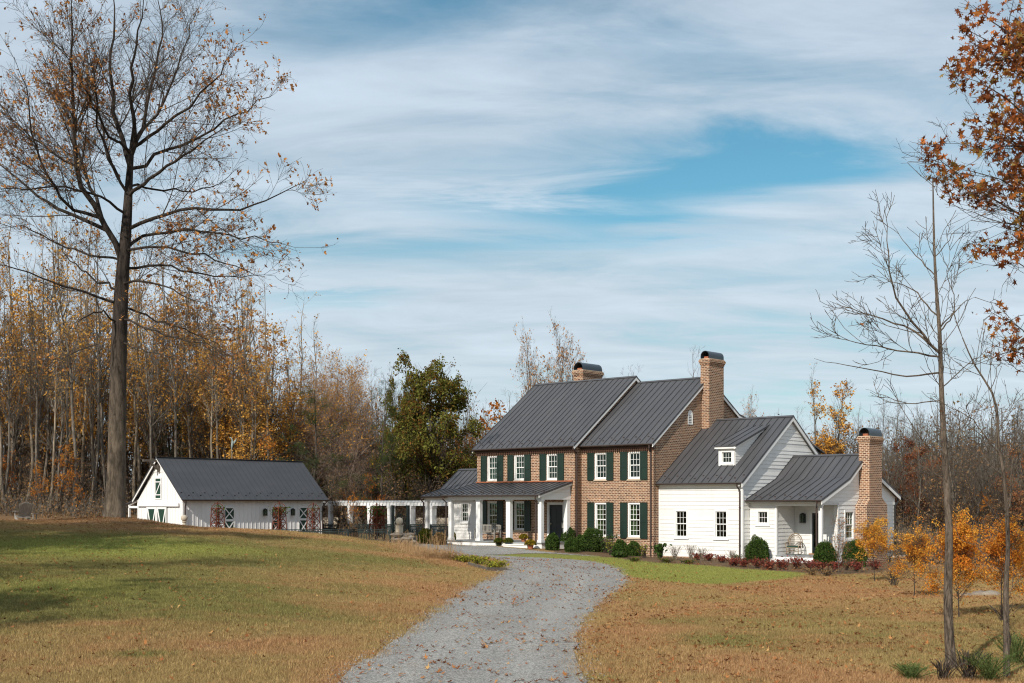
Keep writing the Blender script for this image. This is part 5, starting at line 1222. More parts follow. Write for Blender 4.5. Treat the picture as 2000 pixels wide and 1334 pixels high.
wood('open_crown', 1048, 102, 640, 'tawny rounded treetop left of the left chimney, lower of two', i=0, wide=.62) ; wood('open_crown', 1108, 100, 632, 'taller tawny treetop touching the left chimney cap', i=1, wide=.62)
wood('bare_tree', 1345, 96, 678, 'bare treetop rising behind the ridge beside the tall chimney', i=0, wide=.9)
wood('open_crown', 1475, 92, 768, 'tawny tree behind the white wing roof', i=1, wide=.5)
wood('golden_upright', 1620, 86, 738, 'upright golden tree between the white gable and the right chimney', wide=1.0)
for k, (px, Y, t, l) in enumerate(((955, 100, 800, 'round orange tree behind the left end of the brick house'), (915, 98, 830, 'dull orange tree between the green oak and the house'), (725, 90, 925, 'low bright orange beech above the pergola'), (770, 92, 925, 'second low orange beech above the pergola, nearer the house'), (80, 84, 900, 'orange beech at the left woodland edge'), (130, 86, 870, 'taller orange beech at the left woodland edge'), (20, 88, 880, 'orange beech at the far left edge'), (535, 92, 835, 'small golden beech right behind the barn roof'), (985, 104, 785, 'orange treetop touching the left slope of the main roof'), (665, 90, 955, 'lowest orange beech at the barn end of the pergola'), (690, 88, 960, 'little orange beech behind the pergola posts'), (1840, 82, 960, 'low orange beech in the right woodland, left of the straight trunk'), (1925, 80, 950, 'low orange beech between the two near trunks'), (1700, 90, 965, 'low orange beech right beside the right chimney'))):
    wood('understory_beech', px, Y, t, l, i=k % 3)
for k, (px, Y, t) in enumerate(((1765, 86, 858), (1808, 90, 868), (1998, 82, 868))):
    wood('rust_oak', px, Y, t, 'rust-leaved oak in the woodland behind the right chimney', 'rust-leaved oaks of the right woodland')
for a, b, n, Y, dY, t0, t1, lab, gr in ((-200, 640, 42, 84, 26, 820, 900, 'thin brown sapling clump in the left woodland', 'sapling clumps of the left woodland'), (620, 960, 26, 88, 16, 860, 930, 'thin brown sapling clump behind the pergola', 'sapling clumps behind the pergola'), (1690, 2120, 44, 78, 26, 850, 980, 'thin brown sapling clump in the right woodland', 'sapling clumps of the right woodland')):
    for i in range(n):
        px = a + (b - a) * (i + WR.uniform(0, 1)) / n; YY = Y + WR.uniform(0, dY)
        if 240 < px < 640: YY += 10
        wood('sapling_thicket', px, YY, WR.uniform(t0, t1), lab, gr)
# far mass of the woods: stems and brush nobody could count
def far_woods():
    g = np.random.default_rng(33); n = 2600; px = g.uniform(-420, 2450, n); Y = g.uniform(104, 150, n); hx = np.interp(px, [-400, 300, 600, 900, 1100, 1600, 1800, 2400], [16, 15, 11, 10, 9, 8, 10, 11]) * g.uniform(.55, 1.1, n)
    x = (px - 1000) / FPX * Y; z = hgt(x, Y) - .3; k = 5; lean = g.normal(size=(n, 2)) * .9
    t = np.linspace(0, 1, k); P = np.stack([x[:, None] + lean[:, :1] * t, Y[:, None] + lean[:, 1:] * t, z[:, None] + hx[:, None] * t], 2); P[:, 1:, :2] += g.normal(size=(n, k - 1, 2)) * .12
    Rr = (.09 * g.uniform(.5, 1.3, n))[:, None] * np.linspace(1, .2, k)[None]
    A, RA = grow(P, Rr, 9, .2, (25, 60), lambda L, t: np.full(len(t), 2.2), 4, .12, .1, .4, .3, .012, rng=g)
    B, RB = grow(A, RA, 3, .2, (25, 60), lambda L, t: np.full(len(t), 1.0), 3, .12, .1, .6, .5, .010, rng=g)
    q = along(A, 3, .35, g); q = q[g.random(len(q)) < .85]; q2 = []
    m = 60000; px = g.uniform(-420, 2450, m); Y = g.uniform(100, 140, m); x = (px - 1000) / FPX * Y; h = g.random(m) ** 1.8 * np.interp(px, [-400, 300, 600, 900, 1100, 1600, 1800, 2400], [12, 11, 9, 8, 7, 6, 8, 9]); q2 = np.stack([x, Y, hgt(x, Y) + h], 1)
    o = np_mesh('far_woodland', [(*tubes(P, Rr, 4), 0), (*tubes(A, RA, 3), 0), (*tubes(B, RB, 3), 0), (*leaves(q, .26, 'quad', g), 1), (*leaves(q2, .34, 'quad', g), 1)], ['bark_brown', 'leaf_brush'])
    tag(o, 'dense brown mass of far woodland behind all the separate trees', 'woodland', kind='stuff')
far_woods()
def undergrowth():
    g = np.random.default_rng(34); Q = []
    for a, b, y0, y1, m, hh in ((-300, 700, 80, 104, 22000, 1.6), (640, 960, 88, 104, 9000, 1.8), (1730, 2300, 62, 96, 26000, 1.3)):
        px = g.uniform(a, b, m); Y = g.uniform(y0, y1, m)
        Y = np.where((px > 230) & (px < 660), Y + 12, Y); x = (px - 1000) / FPX * Y; n = np.array([mnoise.noise(Vector((p * .3, q * .3, 0))) for p, q in zip(x, Y)])
        h = g.random(m) ** 1.5 * hh * np.clip(.6 + 1.6 * n, .1, 1.6); Q.append(np.stack([x, Y, hgt(x, Y) + h], 1))
    Q = np.concatenate(Q); s = Q[g.random(len(Q)) < .35]; s[:, 2] -= .3; k = 3; P = s[:, None, :] + np.linspace(0, 1, k)[None, :, None] * np.concatenate([g.normal(size=(len(s), 2)) * .35, g.uniform(.4, 1.1, (len(s), 1))], 1)[:, None, :]
    o = np_mesh('undergrowth', [(*leaves(Q, .16, 'quad', g), 0), (*tubes(P, np.full((len(s), k), .010), 3), 1)], ['leaf_brush', 'bark_grey'], smooth_mats=(1,)); tag(o, 'tangled brown undergrowth along the woodland edges', 'undergrowth', kind='stuff')
undergrowth()

# trees of the same wood beyond the left edge of the photo, whose shade falls across the lawn
for x, y, hh, k in ((-21, 19, 18, 'yellow_tree'), (-24, 25, 20, 'tulip_tree'), (-27, 31, 20, 'green_oak'), (-17.5, 9, 15, 'tulip_tree'), (-30, 38, 19, 'yellow_tree'), (-18, 14, 14, 'rust_oak')):
    plant(k, x, y, hh, 'tall tree standing on the lawn beyond the left edge', group='trees beyond the left edge', rnd=WR)

# ---- young ornamental trees on the right lawn
for k, (px, py, top, kind, lab, w) in enumerate(((1638, 1122, 1002, 'thin_sapling', 'nearly bare young tree with a few red leaves, in front of the corner window', .8), (1707, 1137, 1012, 'pear_sapling', 'golden young tree in front of the right chimney', 1.0), (1785, 1166, 1010, 'pear_sapling', 'orange-gold young tree just right of the chimney', .9),
        (1873, 1208, 1000, 'pear_sapling', 'orange young tree behind the straight bare trunk', .8), (1958, 1196, 1010, 'pear_sapling', 'broad orange young tree near the right edge', 1.0), (2015, 1165, 1030, 'pear_sapling', 'orange young tree cut by the right edge', 1.0))):
    x, y, z = hit(px, py); hh = (py - top) * y / FPX; plant(kind, x, y, hh, lab, 'young tree', 'young ornamental trees on the right lawn', 'young_tree', rnd=WR, i=(k - 1 if kind == 'pear_sapling' else 0), wide=w * (1.15 if k else 1))

# ------------------------------------------------------------------ garden structures
def UV(x, y):
    dx, dy = x - O0[0], y - O0[1]; return dx * cT - dy * sT, dx * sT + dy * cT
def u_at(px, v):
    r = (px - 1000) / FPX; A = cT + r * sT; return (r * (O0[1] + v * cT) - O0[0] - v * sT) / A
def local(root_uv, label, name, cat, group=None):
    x, y = H(*root_uv); return thing(name, label, cat, (x, y, gz(x, y)), -TH, group)
def pergola():
    vf, vb = 4.6, 6.8; u0, u1 = u_at(637, vf), -19.9; x, y = H(u0, vf)
    r = thing('pergola', 'long white pergola linking the barn to the brick house', 'pergola', (O0[0], O0[1], 0), -TH)
    us = [u_at(p, vf) for p in (646, 684, 722.5, 761.5, 802.5, 844)]
    for u in us + [us[-1] + 1.95]:
        for v, w in ((vf, .13), (vb, .12)):
            g = gz(*H(u, v)); m = MB(); m.box(u - w, u + w, v - w, v + w, g - .2, 2.76); m.box(u - w - .03, u + w + .03, v - w - .03, v + w + .03, g - .2, g + .25); m.box(u - w - .03, u + w + .03, v - w - .03, v + w + .03, 2.62, 2.74)
            m.build('post', 'pergola_white', r)
    for v in (vf, vb):
        m = MB(); m.box(u0, u1, v - .12, v - .07, 2.762, 2.985); m.box(u0, u1, v + .07, v + .12, 2.762, 2.985); m.build('beam', 'pergola_white', r)
    u = u0 + .12; first = None
    while u < u1:
        if first is None:
            m = MB(); q = [(vf - .52, 3.03), (vf - .42, 2.97), (vb + .42, 2.97), (vb + .52, 3.03), (vb + .52, 3.11), (vf - .52, 3.11)]
            m.prism([(-.024, a, b) for a, b in q], (.048, 0, 0)); first = o = m.build('rafter', 'pergola_white', r)
        else: o = first.copy(); COL.objects.link(o); o.parent = r
        o.location = (u, 0, .004); u += .345
pergola()
def picket_fence(pts, tops, label, gate_gap=None, hgt_m=None, sp_=.105, w=.032, name='picket_fence', rails=2, grp=None):
    x0, y0 = pts[0]; z0 = gz(x0, y0); r = thing(name, label, 'fence', (x0, y0, z0), group=grp)
    pk, rl = MB(), []
    for i in range(len(pts) - 1):
        a, b = Vector(pts[i]), Vector(pts[i + 1]); L_ = (b - a).length; n = int(L_ / sp_); d = (b - a) / L_
        ta, tb = tops[i], tops[i + 1]
        for k in range(n):
            p = a + d * (k + .5) * sp_; t = (k + .5) / n; top = ta + (tb - ta) * t; g = gz(p.x, p.y)
            A = (p.x - x0, p.y - y0, g + .04 - z0); B = (p.x - x0, p.y - y0, top - .015 - z0); pk.bar(A, B, w, .02, up=(-d.y, d.x, 0))
        m = MB(); A = (a.x - x0, a.y - y0); B = (b.x - x0, b.y - y0)
        m.bar((*A, ta - z0), (*B, tb - z0), .09, .045); m.bar((*A, ta - .12 - z0), (*B, tb - .12 - z0), .04, .07); m.bar((*A, gz(*a) + .14 - z0), (*B, gz(*b) + .14 - z0), .04, .07); m.build('rail', 'fence_green', r)
        k = max(1, round(L_ / 2.4))
        for j in range(k + (i == len(pts) - 2)):
            p = a + (b - a) * j / k; t = ta + (tb - ta) * j / k; m = MB(); m.box(p.x - x0 - .055, p.x - x0 + .055, p.y - y0 - .055, p.y - y0 + .055, gz(p.x, p.y) - z0 - .1, t - z0 + .0); m.build('post', 'fence_green', r)
    pk.build('pickets', 'fence_green', r); return r
picket_fence([H(u_at(632, 4.3), 4.3), H(u_at(765, 4.3), 4.3)], [1.42, 1.47], 'dark green picket fence running under the pergola from the barn')
picket_fence([H(u_at(801, 4.3), 4.3), H(u_at(884, 4.3), 4.3)], [1.49, 1.52], 'short dark green picket fence under the pergola beside the house')
F1 = [XY(470, 75.6), XY(600, 73.5), XY(762, 71.5)]; picket_fence(F1, [1.33, 1.38, 1.42], 'dark green picket fence in front of the barn, behind the lawn crest')
F2 = [XY(800, 71.3), XY(872, 71.0)]; picket_fence(F2, [1.42, 1.43], 'short dark green picket fence between the stone sphere and the porch')
def gate():
    a, b = H(u_at(767, 4.3), 4.3), H(0, 4.3); g = gz(*a); r = thing('garden_gate', 'tall dark green slatted gate under the pergola behind the stone sphere', 'gate', (*a, g), -TH)
    for u in (0.0, 1.5): m = MB(); m.box(u - .07, u + .07, -.07, .07, -.1, 2.0); m.box(u - .09, u + .09, -.09, .09, 2.0, 2.06); m.build('post', 'fence_green', r)
    m = MB()
    for i in range(12): m.box(.12 + i * .11, .16 + i * .11, -.015, .015, .05, 1.15 + .35 * math.sin(math.pi * (i + .5) / 12))
    m.box(.08, 1.42, .015, .045, .3, .38); m.box(.08, 1.42, .015, .045, .95, 1.03); m.build('gate_leaf', 'fence_green', r)
gate()
def garden_wall():
    a, b = XY(560, 96), XY(900, 90); r = MB(); z = 3 - 29.5 / FPX * 93
    m = MB(); m.bar((0, 0, 0), (b[0] - a[0], b[1] - a[1], 0), .3, 2.6); o = m.build('stucco_wall', 'stucco'); o.location = (a[0], a[1], z - 1.3)
    tag(o, 'long beige stucco wall behind the pergola', 'wall')
garden_wall()
def stone_sphere(px, Y, zc, r, label, pier=False):
    x, y = XY(px, Y); g = gz(x, y); root = thing('stone_sphere', label, 'garden ornament', (x, y, g), -TH, 'stone spheres on pedestals')
    h = zc - g; m = MB(); n = 10; m.lathe([(.02 + 0 * i, h - r) if i == 0 else (r * math.sin(math.pi * i / n), h - r * math.cos(math.pi * i / n)) for i in range(n)] + [(.01, h + r)], n=20)
    m.build('ball', 'stone_pale', root, True)
    m = MB(); t = h - r + .02; m.lathe([(.17, t - .62), (.17, t - .56), (.10, t - .50), (.08, t - .30), (.12, t - .2), (.09, t - .12), (.14, t - .05), (.14, t)], n=16) if not pier else m.box(-.15, .15, -.15, .15, t - .50, t - .04)
    if pier: m.box(-.20, .20, -.20, .20, t - .62, t - .50); m.box(-.18, .18, -.18, .18, t - .04, t + .0); m.box(-.10, .10, -.165, -.15, t - .40, t - .14)
    m.build('pedestal', 'stone_pale', root)
    m = MB(); m.box(-.26, .26, -.26, .26, -.3, t - .62); m.build('plinth', 'stone_pale', root)
def mk_stone(name, a, b, sc=3):
    m, nt = new_mat(name); g = NT(nt); tc = g.N('ShaderNodeTexCoord').outputs['Object']
    f = g.noise(tc, sc, 6, .65); f2 = g.noise(tc, 30, 4, .7); c = g.mix(g.maprange(f2, .3, .7, 0, .5), g.ramp(f, [(.3, a), (.7, b)]), a); g.finish(c, .92, f2, .5, .02, .1); MAT[name] = m
mk_stone('stone_pale', (.36, .31, .24), (.56, .49, .39)); mk_stone('rubble', (.13, .10, .08), (.38, .33, .26), 2)
stone_sphere(360, 73, 2.07, .195, 'left pale stone sphere on a turned pedestal, before the barn corner')
stone_sphere(780, 69.5, 1.94, .215, 'right pale stone sphere on a square pedestal, before the pergola', True)
def rocks(name, label, px, Y, wx, n, hh, seed, cat='stone wall'):
    g = random.Random(seed); x, y = XY(px, Y); z = gz(x, y); r = thing(name, label, cat, (x, y, z)); m = MB()
    for i in range(n):
        cx, cy, s = g.uniform(-wx, wx), g.uniform(-.3, .3), g.uniform(.12, .26); zc = g.uniform(0, hh) ; k = []
        rows, cols = 4, 8
        for a in range(rows + 1):
            for b in range(cols):
                th, ph = math.pi * a / rows, 2 * math.pi * b / cols; q = s * (1 + .25 * mnoise.noise(Vector((i * 3.1 + math.sin(th) * math.cos(ph), math.sin(th) * math.sin(ph), math.cos(th))) * 1.4))
                k.append((cx + q * 1.4 * math.sin(th) * math.cos(ph), cy + q * math.sin(th) * math.sin(ph), zc + q * .6 * math.cos(th)))
        m.add(k, [(a * cols + b, a * cols + (b + 1) % cols, (a + 1) * cols + (b + 1) % cols, (a + 1) * cols + b) for a in range(rows) for b in range(cols)])
    m.build('stones', 'rubble', r); return r
rocks('rubble_wall', 'rough fieldstone pier under the right stone sphere', 786, 69.0, .55, 34, .55, 3)
rocks('flat_stones', 'flat tan stones lying in the leaves on the far right lawn', 1912, 38, .45, 7, .0, 5, 'rocks')
def obelisk(px, Y, top, label, vine, seed, w=.34):
    x, y = XY(px, Y); g = gz(x, y); hh = top - g; r = thing('trellis_obelisk', label, 'trellis', (x, y, g), -TH, 'rust-red trellis obelisks'); m = MB()
    C4 = [(-1, -1), (1, -1), (1, 1), (-1, 1)]; hb = hh - .32
    W = lambda z: w * (1 - .22 * z / hb)
    for cx, cy in C4: m.bar((cx * w, cy * w, 0), (cx * W(hb), cy * W(hb), hb), .04, .04); m.tube([(cx * W(hb), cy * W(hb), hb), (cx * W(hb) * .8, cy * W(hb) * .8, hb + .16), (cx * .1, cy * .1, hb + .28), (0, 0, hb + .30)], .02, 5)
    lv = [0.05 + (hb - .05) * i / 4 for i in range(5)]
    for i, z in enumerate(lv):
        a = W(z)
        for k in range(4):
            p, q = C4[k], C4[(k + 1) % 4]; m.bar((p[0] * a, p[1] * a, z), (q[0] * a, q[1] * a, z), .03, .035)
            if i < 4: z2 = lv[i + 1]; a2 = W(z2); m.bar((p[0] * a, p[1] * a, z), (q[0] * a2, q[1] * a2, z2), .022, .022); m.bar((q[0] * a, q[1] * a, z), (p[0] * a2, p[1] * a2, z2), .022, .022)
    m.lathe([(.05, hb + .26), (.05, hb + .30), (.025, hb + .32), (.05, hb + .36), (.01, hb + .40)], n=8); m.build('lattice', 'rust_lattice', r)
    gg = np.random.default_rng(seed); n = vine; zz = gg.random(n) ** .7 * hb * 1.02; an = gg.random(n) * 6.28; rad = gg.uniform(.05, .42, n) * (1 + .5 * np.sin(zz * 3 + seed))
    q = np.stack([rad * np.cos(an) * .8, rad * np.sin(an) * .8, zz], 1); top_ = q[zz > hb * .72]; top_ = top_[gg.random(len(top_)) < .6] + gg.normal(size=(1, 3)) * .05 + np.array([0, 0, .12])
    P = q[:40, None, :] + np.cumsum(gg.normal(size=(40, 4, 3)) * .10, 1)
    np_mesh('vine', [(*leaves(q, .085, 'oval', gg), 0), (*leaves(top_ * [1.5, 1.5, 1], .10, 'oval', gg), 1), (*tubes(P, np.full((40, 4), .007), 3), 2)], ['leaf_vine_red', 'leaf_vine_green', 'bark_brown'], r)
obelisk(425, 76.6, 2.96, 'rust trellis obelisk nearest the barn gable, with a green tuft on top', 260, 1)
obelisk(546, 79.5, 2.98, 'rust trellis obelisk hiding the middle barn door, thick with vine', 620, 2)
obelisk(612, 82.0, 2.92, 'bare rust trellis obelisk at the far corner of the barn', 170, 3)
obelisk(736, 74.5, 2.88, 'vine-wrapped rust trellis obelisk in front of the pergola', 700, 4)

# ------------------------------------------------------------------ shrubs and pots
def boxwood(px, py, wp, hp, label, cone=.0, leaf='leaf_box', group='clipped boxwoods by the house', cat='shrub', name='boxwood', Y=None, size=.045, dens=1.0, stem=False, flop=0.0):
    if Y is None: x, y, z = hit(px, py)
    else: x, y = XY(px, Y); z = gz(x, y)
    w, h_ = wp / 2 * y / FPX, hp * y / FPX; g = np.random.default_rng(int(px * 7 + py)); n = int(9000 * w * h_ * dens * 2)
    n = max(500, min(n, 9000)); d = nrm(g.normal(size=(n, 3))); d[:, 2] = np.abs(d[:, 2]) * 1.0 - .25 * (g.random(n) < .35); d = nrm(d); d[:, :2] *= (1 + .22 * d[:, 2:3].clip(0, 1))
    lump = np.array([1 + .16 * mnoise.noise(Vector(q * 2.2) + Vector((px, 0, 0))) + .05 * mnoise.noise(Vector(q * 6)) for q in d]); k = lump * g.uniform(.86, 1.02, n)
    hh = h_ / 1.22; zc = (d[:, 2] + .22) * hh * k; tap = 1 - cone * .5 * np.clip(zc / h_, 0, 1) ** 2
    q = np.stack([d[:, 0] * w * k * tap, d[:, 1] * w * k * tap, zc], 1)
    r = thing(name, label, cat, (x, y, z), 0, group)
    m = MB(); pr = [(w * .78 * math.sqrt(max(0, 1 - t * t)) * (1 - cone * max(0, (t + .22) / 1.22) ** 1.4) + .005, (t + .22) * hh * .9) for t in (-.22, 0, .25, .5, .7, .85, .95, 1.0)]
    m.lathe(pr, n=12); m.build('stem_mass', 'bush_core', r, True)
    np_mesh('foliage', [(*leaves(q, size, 'oval', g, up=.4), 0)], [leaf], r); return r
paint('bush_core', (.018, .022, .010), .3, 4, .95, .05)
for a in ((1479, 1096, 46, 47, 'tall egg-shaped boxwood left of the recessed porch', .28), (1612, 1104, 42, 46, 'rounded boxwood at the post of the recessed porch', .18), (1669, 1106, 46, 50, 'broad boxwood in front of the right chimney base', .15),
          (1211, 1088, 30, 33, 'small boxwood, left one of the pair under the right brick windows', .1), (1238, 1086, 27, 29, 'smallest boxwood, right one of the pair under the right brick windows', .1), (1156, 1077, 46, 46, 'large boxwood covering the lower left brick window sill', .15),
          (1134, 1075, 26, 30, 'low boxwood tucked left of the large one', .1), (1112, 1072, 34, 44, 'tall boxwood against the end post of the front porch', .3), (1118, 1078, 30, 28, 'low boxwood in front of the tall one by the porch post', .05), (1079, 1074, 28, 32, 'boxwood at the foot of the downspout on the front porch', .1)):
    boxwood(*a)
boxwood(898, 1052, 20, 24, 'boxwood behind the porch, under the small white-wing window', .1, Y=74.2, group=None)
boxwood(884, 1052, 14, 20, 'sliver of boxwood beside the first porch post', .1, Y=73.9, group=None)
boxwood(830, 1062, 26, 30, 'round olive shrub left of the porch corner', .1, 'leaf_mum_green', None, Y=70.3)
boxwood(858, 1062, 24, 24, 'russet mounded grass shrub at the porch corner', .1, 'leaf_straw', None, Y=69.8, size=.09)
def pot_mum(px, py, w, label, leaf, potmat, Y=None, potr=.55, grp='potted chrysanthemums', lift=0.0):
    if Y is None: x, y, z = hit(px, py)
    else: x, y = XY(px, Y); z = gz(x, y)
    z += lift; s = w / 2 * y / FPX; r = thing('potted_mum', label, 'potted plant', (x, y, z), 0, grp); m = MB(); hp = s * .75
    m.lathe([(s * potr * .75, 0), (s * potr * .95, hp * .85), (s * potr * 1.05, hp * .86), (s * potr * 1.05, hp), (s * potr * .9, hp), (s * potr * .85, hp * .9)], n=16); m.build('pot', potmat, r)
    g = np.random.default_rng(int(px)); d = nrm(g.normal(size=(1500, 3))); d[:, 2] = np.abs(d[:, 2]) - .15; q = d * np.array([s, s, s * .85]) * g.uniform(.8, 1.02, (1500, 1)) + np.array([0, 0, hp + s * .12])
    gg = q[g.random(1500) < .45]; np_mesh('blooms', [(*leaves(q, .05, 'quad', g, up=.6), 0), (*leaves(gg * .96, .06, 'oval', g), 1)], [leaf, 'leaf_mum_green'], r)
pot_mum(974, 1066, 20, 'potted mum, left one of the pair at the porch edge, in a dark pot', 'leaf_mum_green', 'bush_core')
pot_mum(993, 1067, 21, 'green potted mum, right one of the pair by the porch step', 'leaf_mum_green', 'blue_pot')
pot_mum(1036, 1073, 24, 'yellow potted mum beside the porch step', 'leaf_mum', 'terracotta')
x_, y_ = H(-11.9, -3.0); pot_mum(1000 + x_ / y_ * FPX, 0, 19, 'yellow potted mum up on the porch floor', 'leaf_mum', 'terracotta', Y=y_, lift=.855 - gz(x_, y_))
pot_mum(457, 0, 25, 'yellow-topped mum in a terracotta bowl before the first barn door', 'leaf_mum', 'terracotta', Y=71.5, potr=.6, lift=.05)
pot_mum(510, 0, 22, 'green mum in front of the barn wall between the lanterns', 'leaf_mum_green', 'stone_pale', Y=71.5, lift=-.1)
def tuft(px, py, w, hgt_, label, mat, n=260, name='shrub', cat='shrub', group=None, size=.05, shape='oval', twig='bark_brown', Y=None, sp_=1.0, flowers=None):
    if Y is None: x, y, z = hit(px, py)
    else: x, y = XY(px, Y); z = gz(x, y)
    s = y / FPX; W, Hh = w / 2 * s, hgt_ * s; g = np.random.default_rng(int(px * 3 + py)); r = thing(name, label, cat, (x, y, z), 0, group)
    k = 46; b = np.zeros((k, 3)); b[:, :2] = g.normal(size=(k, 2)) * W * .15; d = np.stack([g.normal(size=k) * .8 * sp_, g.normal(size=k) * .8 * sp_, np.full(k, 1.)], 1)
    t = np.linspace(0, 1, 4)[None, :, None]; e = d * np.array([W * 1.0, W * 1.0, Hh]) * g.uniform(.55, 1.1, (k, 1)); P = b[:, None] + e[:, None] * t; P[:, :, 2] = Hh * np.sin(np.minimum(P[:, :, 2] / Hh, 1.2) * 1.35)
    q = along(P, max(1, n // k), .02 + W * .06, g, .25); np_mesh('stems', [(*tubes(P, np.full((k, 4), .006), 3), 0)], [twig], r); np_mesh('foliage', [(*leaves(q, size, shape, g, up=.2), 0)], [mat], r)
    if flowers: f = P[:, -1][g.random(k) < .5]; np_mesh('flowers', [(*leaves(f, .09, 'oval', g, up=1), 0)], [flowers], r)
    return r
for i, (px, py, w, h_, mt, l) in enumerate(((1363, 1094, 16, 12, 0, 'small rust-red shrub under the left wing window'), (1385, 1096, 17, 13, 0, 'small rust-red shrub between the two wing windows'), (1411, 1099, 18, 12, 0, 'small rust-red shrub below the right wing window'), (1434, 1106, 26, 14, 0, 'dark red shrub at the wing downspout'), (1452, 1108, 18, 12, 0, 'dark red shrub just right of the wing downspout'),
        (1481, 1110, 32, 17, 0, 'broad crimson shrub in front of the egg-shaped boxwood'), (1502, 1113, 24, 14, 0, 'crimson shrub right of the egg-shaped boxwood'), (1527, 1113, 26, 18, 0, 'crimson shrub before the porch steps, left one'), (1556, 1111, 28, 21, 0, 'tallest crimson shrub, before the middle of the porch steps'), (1582, 1112, 24, 16, 0, 'crimson shrub before the porch steps, right one'),
        (1604, 1116, 24, 15, 0, 'crimson shrub in front of the porch-post boxwood'), (1630, 1117, 26, 18, 0, 'crimson shrub between the two right boxwoods'), (1673, 1116, 24, 17, 0, 'deep crimson shrub before the broad boxwood'), (1710, 1113, 26, 16, 0, 'brownish shrub at the foot of the right chimney'),
        (1438, 1097, 20, 12, 1, 'dull olive shrub beside the wing downspout'), (1654, 1114, 26, 22, 2, 'straw-coloured bush between the right boxwoods'), (1616, 1126, 34, 16, 2, 'low straw-coloured clump at the bed edge'), (1588, 1124, 26, 12, 2, 'tiny straw-coloured clump at the bed edge by the lawn'),
        (1258, 1090, 22, 24, 3, 'yellowing perennial right of the small boxwoods'), (1193, 1083, 22, 26, 3, 'yellowing perennial between the boxwoods'), (1240, 1098, 22, 8, 1, 'low silvery groundcover before the small boxwoods'), (1300, 1099, 30, 7, 1, 'low silvery groundcover left of the wing windows'), (1345, 1101, 26, 6, 1, 'low silvery groundcover under the left wing window'))):
    mt_ = ('leaf_barberry', 'leaf_mum_green', 'leaf_straw', 'leaf_chartreuse')[mt]; tuft(px, py, w * 1.15, h_ * 1.1, l, mt_, 520 if mt == 0 else 260, group='crimson shrubs along the bed' if mt == 0 else None, size=.055)
tuft(1290, 1092, 26, 30, 'broad-leaved green plant at the corner of brick and white wall', 'leaf_vine_green', 200, 'leafy_plant', 'plant', size=.16, shape='oval')
tuft(1183, 1080, 34, 36, 'white-flowered anemones beside the large boxwood', 'leaf_vine_green', 300, 'anemones', 'flowers', size=.09, flowers='petal_white')
tuft(1204, 1090, 26, 12, 'leafy green groundcover below the anemones', 'leaf_vine_green', 200, 'groundcover_plant', 'plant', size=.10)
for px, py, w, h_, l in ((1318, 1092, 26, 26, 'dry pale grass stems against the left wing wall'), (1350, 1093, 24, 30, 'dry pale grass stems under the left wing window'), (1372, 1095, 22, 26, 'dry pale grass stems between the wing windows'), (1430, 1098, 20, 24, 'dry pale grass stems left of the wing downspout')):
    tuft(px, py, w, h_, l, 'leaf_straw', 60, 'grass_clump', 'grass clump', size=.05, shape='blade', twig='bark_pale', sp_=.8)
for px, py, w, h_, l in ((1780, 1330, 40, 30, 'young pine seedling at the bottom right, left one'), (1935, 1345, 70, 55, 'young pine seedling behind the double stem'), (1985, 1300, 70, 60, 'bushy young pine seedling at the right edge')):
    tuft(px, min(py, 1333), w, h_, l, 'leaf_pine_young', 3200, 'pine_seedling', 'young pine', size=.06, shape='blade', twig='leaf_pine_young', sp_=1.3)
for px, py, w, h_, l in ((1493 + 400, 1330, 60, 60, 'dry weeds at the foot of the straight trunk'), (1745, 1145, 34, 34, 'thin brown weeds between the golden young trees'), (1842, 1330, 50, 40, 'brown weeds beside the straight trunk base'), (1960, 1215, 40, 34, 'brown weeds under the broad orange young tree')):
    tuft(px, min(py, 1333), w, h_, l, 'leaf_straw', 150, 'weed_clump', 'weeds', size=.04, shape='blade')
paint('straw_stem', (.42, .27, .14), .3, 3, .9, .1)
def meadow():
    g = np.random.default_rng(61); S = []
    for cx, cy, rx, ry, n in ((840, 1098, 50, 12, 520), (800, 1086, 50, 8, 240), (880, 1104, 30, 6, 220), (760, 1070, 60, 6, 110)):
        for i in range(n):
            x, y, z = (None,) * 3; px, py = g.normal(cx, rx * .5), g.normal(cy, ry * .5); Y = 45 + 18 * (1 - (py - 1060) / 50); Y = float(np.clip(CZ and (2.45 * FPX / max(py - HOR, 40)), 50, 68)); x, y = XY(px, Y)
            S.append((x, Y))
    S = np.array(S); S = S[~inside(DRIVE_S, S[:, 0], S[:, 1])]; n = len(S); z = hgt(S[:, 0], S[:, 1]); h_ = g.uniform(.18, .42, n) * (1 + 1.8 * (g.random(n) < .08))
    P = np.stack([S[:, 0], S[:, 1], z], 1)[:, None] + np.linspace(0, 1, 4)[None, :, None] * np.stack([g.normal(size=n) * .13, g.normal(size=n) * .13, h_], 1)[:, None]
    q = along(P, 4, .03, g, .3); o = np_mesh('dry_meadow', [(*tubes(P, np.full((n, 4), .005), 3), 0), (*leaves(q, .10, 'blade', g), 1)], ['straw_stem', 'leaf_straw']); tag(o, 'strip of dry straw-coloured meadow stems along the drive', 'dry grass', kind='stuff')
meadow()
for px, py, w, h_, l in ((905, 1098, 26, 9, 'yellow-green groundcover clump, left one by the drive bend'), (935, 1103, 34, 12, 'yellow-green groundcover clump, middle one by the drive bend'), (968, 1113, 40, 13, 'yellow-green groundcover clump, right one at the drive bend')):
    tuft(px, py, w * 1.3, h_ * 1.3, l, 'leaf_chartreuse', 700, 'groundcover_clump', 'groundcover', 'yellow-green clumps at the drive bend', .06)
m_ = MB(); pts_ = [hit(915, 1104), hit(950, 1115), hit(990, 1115)]
for a_, b_ in zip(pts_, pts_[1:]): m_.bar((a_[0], a_[1], a_[2] + .05), (b_[0], b_[1], b_[2] + .05), .06, .14)
